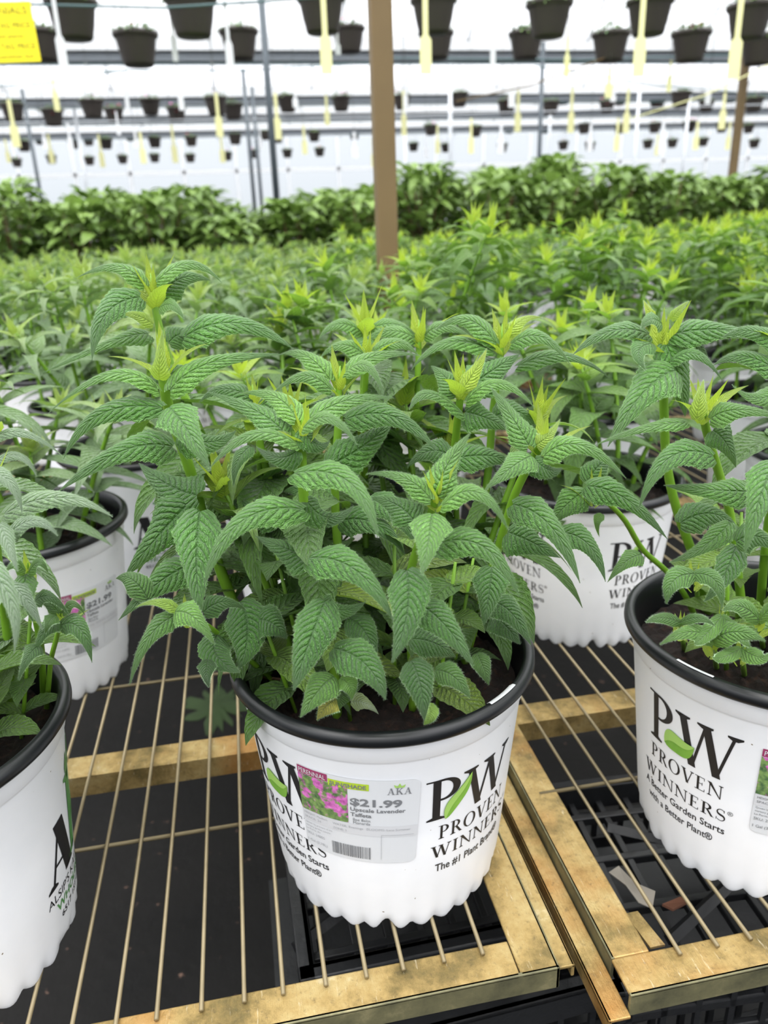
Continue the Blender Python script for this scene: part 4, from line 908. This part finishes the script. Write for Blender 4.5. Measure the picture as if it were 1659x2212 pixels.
for x, y, kd, lab, al, ag, n in near:
    o, p = potted('potted_bee_balm', x, y, lab, hi=(y < .7)); prints(p, al, ag); add_shoots(o, n + 2, kd, FR, .95 if x == -.125 else .76)
    if y == .661: price_label(p, -72, .045)
rows = []
for r in range(10):
    y = .90 + .262 * r
    for k in range(-9, 14):
        x = .055 + .255 * k + (.127 if r % 2 == 0 else 0) + FR.uniform(-.02, .02)
        yy = y + FR.uniform(-.02, .02)
        px, py, d = proj((x, yy, BT + .25))
        if not (-170 < px < 1830): continue
        if abs(x + .125) < .2 and r == 0: continue
        if abs(x - .2786) < .085 and abs(yy - 1.433) < .09: x += .11 if x > .2786 else -.11
        rows.append((r, x, yy, px))
for k in (2, 3): rows.append((-1, .055 + .255 * k + .02, .655, proj((.055 + .255 * k, .655, .7))[0]))
rows.append((-1, -.455, .66, -100))
rows.sort(key=lambda q: (q[0], q[3]))
cnt = {}
for r, x, y, px in rows:
    if px < -60 and r < 0: continue
    c = cnt.get(r, 0); cnt[r] = c + 1
    kind = 'green' if px > 800 + 60 * math.sin(r) and r < 8 or px > 1250 else 'grey'
    tone = 'green' if kind == 'green' else 'grey-green'
    lab = '%s bee balm, %s row behind the front pots, %s from the left in its row' % (tone, ORD[r + 1], ORD[c])
    o, p = potted('potted_bee_balm', x, y, lab, 'bee balms massed on the benches', rz=FR.uniform(0, 6.28))
    if r < 3: prints(p, math.degrees(FR.uniform(0, 6.28)))
    add_shoots(o, (9 if r < 3 else 7) + (kind == 'grey') * (3 if r < 4 else 1), kind, FR, (.94 if r < 3 else .86) if kind == 'green' else (.97 if r < 3 else .86), .058 if kind == 'green' else .074)

# ------------------------------------------------------------------ leafy bushes beyond
BR = random.Random(4)
def bush_geo(rng, n, R, H):
    gs, gf = Geo(), Geo()
    for k in range(9):
        a = k * 2.4; r = R * .75 * math.sqrt((k + .5) / 9); P = [(r * .2 * math.cos(a), r * .2 * math.sin(a), .12), (r * .7 * math.cos(a), r * .7 * math.sin(a), .12 + H * .5), (r * math.cos(a), r * math.sin(a), .12 + H * rng.uniform(.75, 1))]
        gs.tube(P, [.005, .004, .002], 5)
    for k in range(n):
        a = rng.uniform(0, 2 * PI); z = rng.random() ** .8; r = R * (math.sqrt(rng.random()) * (.65 + .35 * math.sin(z * PI)))
        L = rng.uniform(.06, .115); P = arc(np.array([r * math.cos(a) * .9, r * math.sin(a) * .9, .15 + z * H]), a + rng.uniform(-1, 1), rng.uniform(-10, 55), rng.uniform(30, 90), L, 6)
        blade(gf, P, (-math.sin(a), math.cos(a), 0), L * .55, 1, leaf_tone=rng.random() * .6 + .4 * z, teeth=2, round_=1)
    return gs.mesh('branches', TWIG), gf.mesh('foliage', BUSHL)
BUSH = [bush_geo(BR, 340, .24, h) for h in (.34, .38, .42, .40)]
g = Geo(); g.lathe([(.085, 0), (.10, .15), (.112, .155), (.112, .165), (.1, .165), (.09, .14)], 24); BPOT = g.mesh('pot', INNER)
bb = []
for r, y in enumerate((4.35, 4.8, 5.3)):
    for k in range(-7, 17):
        x = k * .36 + (.18 if r % 2 else 0) + BR.uniform(-.04, .04); px = proj((x, y, 1.0))[0]
        if -120 < px < 1780: bb.append((r, x, y + BR.uniform(-.06, .06), px))
bb.sort(key=lambda q: (q[0], q[3])); cnt = {}
for r, x, y, px in bb:
    c = cnt.get(r, 0); cnt[r] = c + 1
    o = thing('leafy_bush', (x, y, BT + .02), 'dark leafy bush beyond the bee balms, %s row of bushes, %s from the left' % (ORD[r], ORD[c]), 'bush', 'leafy bushes beyond the bee balms')
    link('pot', BPOT, o); sm, fm = BR.choice(BUSH); st = link('branches', sm, o, rz=BR.uniform(0, 6)); hump = .9 + .10 * math.sin(px / 130.0) + .08 * (px > 1100 and px < 1420)
    st.scale = (1, 1, hump + BR.uniform(-.12, .16)); link('foliage', fm, st)
for i, (a, b) in enumerate(((-3.2, -.2), (-.15, 2.9), (2.95, 6.3))):
    o = thing('display_table', (a, 4.1, 0), 'long dark table carrying the leafy bushes, %s of the three from the left' % ORD[i], 'table', 'tables under the leafy bushes')
    g = Geo(); g.box(0, b - a, 0, 1.5, BT - .01, BT + .02); obj('table_top', g, CRATE, o, smooth=False)
    for lx in (.1, b - a - .15):
        for ly in (.1, 1.35): g = Geo(); g.box(lx, lx + .05, ly, ly + .05, 0, BT - .01); obj('leg', g, GUTD, o, smooth=False)

# ------------------------------------------------------------------ hanging baskets, tags and the sign
HR = random.Random(9); BD = .30
g = Geo(); R_ = BD / 2
g.lathe([(0.0001, 0), (R_ * .62, 0), (R_ * .68, .014), (R_ * .72, .045), (R_ * .74, .05), (R_ * .76, .066), (R_ * .775, .07), (R_ * .89, .16), (R_ * .91, .165), (R_ * 1.0, .175), (R_ * 1.02, .196), (R_ * .98, .202), (R_ * .9, .196), (R_ * .86, .17)], 40); BPM = g.mesh('pot', BASK)
def basket_plant(rng, fl):
    gf = Geo(); fg = []
    for k in range(90):
        a = rng.uniform(0, 2 * PI); q_ = math.sqrt(rng.random()); r = R_ * .9 * q_; L = rng.uniform(.035, .06)
        P = arc(np.array([r * math.cos(a), r * math.sin(a), .185 + rng.uniform(0, .085) * (1.1 - q_)]), a, rng.uniform(0, 60), 70, L, 5); blade(gf, P, (-math.sin(a), math.cos(a), 0), L * .5, 1, leaf_tone=rng.random(), teeth=2, round_=1)
    return gf.mesh('foliage', BASKL)
BPL = [basket_plant(HR, 0) for _ in range(3)]
def flower_mesh(mat):
    g = Geo()
    for k in range(5):
        a = k * 2 * PI / 5; P = arc(np.array([0, 0, 0.]), a, 35, 30, .03, 4); blade(g, P, (-math.sin(a), math.cos(a), 0), .026, 1, teeth=2, round_=1)
    return g.mesh('flower', mat)
FLM = [flower_mesh(RED), flower_mesh(PINK)]
g = Geo()
for k in range(3):
    a = k * 2 * PI / 3 + .4; g.tube([(R_ * math.cos(a), R_ * math.sin(a), .195), (R_ * .5 * math.cos(a), R_ * .5 * math.sin(a), .42), (0, 0, .62)], .0022, 5)
WM = g.mesh('hanger', WIRE)
BK = {'nearest': (4.3, 5, [(152, 5, 110), (410, -3, 113), (693, -4, 104), (937, 0, 100), (1187, 8, 100), (1405, 3, 100), (1622, 14, 98)]),
      'second nearest': (5.6, 5, [(85, 70, 86), (292, 74, 95), (515, 68, 84), (752, 62, 72), (942, 72, 76), (1137, 72, 76), (1320, 74, 82), (1494, 72, 84), (1643, 80, 82)]),
      'third': (9.6, 5, [(25, 226, 50), (112, 238, 48), (197, 218, 52), (245, 236, 42), (323, 216, 45), (380, 234, 42), (465, 212, 50), (502, 226, 45), (620, 210, 45), (736, 210, 42), (868, 208, 40), (992, 202, 40), (1095, 218, 42), (1190, 220, 38), (1217, 203, 32), (1312, 220, 34), (1340, 206, 30), (1420, 220, 32), (1472, 200, 45), (1527, 218, 34), (1580, 200, 30), (1630, 212, 42)]),
      'fourth': (15.5, 5, [(50, 306, 30), (85, 294, 26), (157, 303, 26), (190, 297, 25), (228, 301, 30), (280, 287, 25), (333, 298, 30), (412, 296, 28), (507, 291, 30), (572, 284, 26), (600, 292, 24), (678, 286, 28), (765, 284, 20), (930, 271, 30), (1027, 274, 30), (1100, 271, 22), (1180, 271, 22), (1262, 269, 28), (1340, 270, 26), (1415, 267, 28), (1490, 264, 30), (1560, 268, 26), (1618, 270, 25)]),
      'farthest': (21.5, 5, [(35, 344, 22), (110, 337, 20), (192, 340, 22), (264, 337, 24), (333, 334, 21), (410, 334, 22), (490, 330, 20), (548, 325, 20), (620, 324, 20), (690, 321, 20), (893, 310, 20), (963, 312, 20), (1085, 312, 22), (1217, 307, 20), (1275, 309, 20), (1400, 304, 20), (1453, 302, 20), (1520, 299, 20), (1630, 303, 20)])}
for rown, (D0, _, lst) in BK.items():
    lst = sorted(lst)
    for i, (px, py, wd) in enumerate(lst):
        d = BD * 1.02 * F / wd * .97; d = min(d, 20.5); p = at(px, py, d); z = p[2] - .19
        o = thing('hanging_basket', (p[0], p[1], z), 'dark hanging basket, %s row of baskets, %s from the left in its row' % (rown, ORD[i]), 'hanging basket', 'hanging baskets under the roof')
        link('pot', BPM, o); o.rotation_euler = (0, 0, HR.uniform(0, 6.28)); link('foliage', HR.choice(BPL), o); link('hanger', WM, o)
        top = roof_z(p[1]) + .02 - z - .62
        if top > .02: g = Geo(); g.tube([(0, 0, .62), (0, 0, .62 + top)], .003, 5); obj('hanging_wire', g, WIRE, o)
        for q in range(HR.choice([0, 1, 2])):
            f = link('flower', HR.choice(FLM), o, (HR.uniform(-.1, .1), HR.uniform(-.1, .1), .245)); f.rotation_euler = (HR.uniform(-.6, .6), HR.uniform(-.6, .6), 0)
        if rown == 'third' and px in (112, 380, 1095, 1420, 245, 1312):
            f = link('flower', FLM[0], o); a = math.atan2(-p[1], -p[0]) - o.rotation_euler.z; f.location = (R_ * 1.0 * math.cos(a), R_ * 1.0 * math.sin(a), .12)
def hang_tag(px, y0, y1, wpx, d, mat, yel, i):
    a = at(px, y0, d); b = at(px, y1, d); zt, zb = a[2], b[2]; w_ = wpx / F * d; H_ = zt - zb
    o = thing('hanging_tag', (a[0], a[1], zb), ('pale yellow' if yel else 'white') + ' plastic tag hanging among the baskets, %s from the left of the %s tags' % (ORD[i], 'yellow' if yel else 'white'), 'tag', ('yellow' if yel else 'white') + ' plastic tags hanging from the roof')
    o.rotation_euler = (0, 0, math.atan2(-a[0], a[1]) + .3)
    g = Geo(); k = .48; t = .0015
    g.add([(x * w_ / 2, y, z * H_) for y in (-t, t) for x, z in ((-1, 0), (1, 0), (1, k - .06), (.45, k), (-.45, k), (-1, k - .06))], [(0, 1, 2, 3, 4, 5), (11, 10, 9, 8, 7, 6)] + [(q, (q + 1) % 6, 6 + (q + 1) % 6, 6 + q) for q in range(6)]); obj('flag', g, mat, o, smooth=False)
    g = Geo(); g.box(-w_ * .22, w_ * .22, -t, t, H_ * k, H_); obj('strap', g, mat, o, smooth=False)
    g = Geo(); g.tube([(0, 0, H_ - .01), (0, 0, roof_z(a[1]) + .02 - zb)], .0025, 5); obj('hanging_wire', g, WIRE, o)
YT = [(697, -20, 150, 26, 3.4), (918, -20, 150, 26, 3.4), (1392, -20, 155, 26, 3.4), (1604, -20, 160, 26, 3.4), (1228, 60, 160, 12, 5.5), (1318, 145, 208, 16, 6), (1450, 130, 195, 10, 6), (18, 215, 315, 18, 6.5), (110, 150, 236, 12, 6.5), (466, 200, 292, 16, 7), (594, 200, 298, 16, 7), (704, 205, 268, 12, 8), (871, 195, 290, 12, 8), (1120, 195, 282, 14, 8), (1237, 190, 284, 14, 8), (1358, 192, 284, 14, 8), (1568, 190, 276, 14, 8), (1018, 255, 330, 12, 10), (1336, 255, 325, 12, 10), (1508, 262, 322, 12, 10), (302, 285, 352, 13, 10), (103, 290, 352, 11, 11), (212, 290, 360, 11, 11), (370, 270, 350, 13, 11), (476, 290, 350, 12, 11), (655, 270, 332, 12, 11), (805, 300, 360, 10, 12), (945, 270, 330, 10, 12), (10, 300, 350, 9, 11), (1578, 262, 322, 10, 12), (1422, 290, 335, 9, 13)]
for i, q in enumerate(sorted(YT)): hang_tag(*q, YTAG, True, i)
WT = [(112, -20, 150, 20, 3.6), (483, -20, 168, 17, 3.8), (366, 10, 125, 12, 4.5), (1067, -20, 165, 12, 4.2), (385, 165, 235, 12, 6.5), (636, 190, 230, 12, 7), (1107, 145, 228, 14, 6.5), (1326, 190, 218, 12, 7), (1536, 150, 222, 12, 6.5), (145, 265, 322, 11, 9), (90, 270, 320, 9, 9), (290, 280, 320, 11, 10), (765, 285, 340, 14, 10), (1083, 260, 330, 14, 10), (1277, 268, 325, 12, 10), (1434, 262, 332, 14, 10), (728, 70, 115, 12, 5), (875, 160, 240, 10, 7), (265, 150, 235, 9, 7), (250, 240, 290, 8, 9), (920, 290, 340, 8, 12), (560, 270, 320, 8, 11)]
for i, q in enumerate(sorted(WT)): hang_tag(*q, WTAG, False, i)

d = 2.6; a = at(-62, 26, d); b = at(84, 26, d); c = at(-62, 138, d); Wd = np.linalg.norm(b - a); Hd = np.linalg.norm(c - a)
o = thing('price_sign', tuple(c), 'bright yellow price sign hanging above the left bee balms', 'sign')
o.rotation_euler = (0, -.02, math.atan2(b[1] - a[1], b[0] - a[0]) + .12)
g = Geo(); g.box(0, Wd, 0, .002, 0, Hd); obj('sign_board', g, YSIGN, o, smooth=False)
t2 = join2([shift(sans_text('PERENNIALS', Hd * .13, Wd * .86), Wd * .07, Hd * .80), shift(sans_text('1/2 OFF TAG PRICE', Hd * .10, Wd * .82), Wd * .12, Hd * .57), shift(sans_text('on selected plants', Hd * .07, Wd * .7), Wd * .12, Hd * .41), shift(sans_text('1/2 OFF TAG PRICE', Hd * .10, Wd * .84), Wd * .12, Hd * .22), shift(sans_text('while quantities last', Hd * .07, Wd * .8), Wd * .12, Hd * .07)])
g = Geo(); g.add([(x, -.0012, z) for x, z in t2[0]], t2[1]); obj('printed_text', g, SIGNINK, o, smooth=False)
g = Geo(); g.tube([(Wd * .9, 0, Hd), (Wd * .9, 0, Hd + 1.0)], .0015, 5); g.tube([(Wd * .2, 0, Hd), (Wd * .2, 0, Hd + 1.0)], .0015, 5); obj('hanging_wire', g, WIRE, o)

# overhead lines strung between the gutters
for i, (p0, p1, dd, r_) in enumerate([((-60, 5), (760, -12), 3.8, .006), ((-60, 190), (260, 152), 9, .008), ((250, 152), (800, 135), 9, .008), ((0, 265), (1659, 225), 11, .009), ((860, 125), (1659, 115), 8, .009), ((1180, 145), (1659, 205), 8, .006), ((1000, 215), (1290, 130), 6, .006), ((1380, 250), (1659, 140), 6, .006)]):
    g = Geo(); A_ = at(*p0, dd); B_ = at(*p1, dd); mid = (A_ + B_) / 2 - np.array([0, 0, .04]); ext = (B_ - A_) * .05; g.tube([A_ - ext, mid, B_ + ext], r_, 6)
    tag(obj('hanging_cable', g, [TEAL, TEAL, TEAL, PIPE, TEAL, TEAL, BROWN, YTAG][i], None), ['thin teal line overhead that carries the yellow price sign', 'thin teal line sagging at the left below the sign', 'thin teal line passing behind the second nearest baskets, left of the brown post', 'grey pipe line over the third row of baskets', 'teal line over the baskets right of the brown post', 'thin teal line sloping down at the upper right', 'thin brown brace line slanting up right of the brown post', 'thin yellowish line slanting up at the right edge'][i], 'cable')
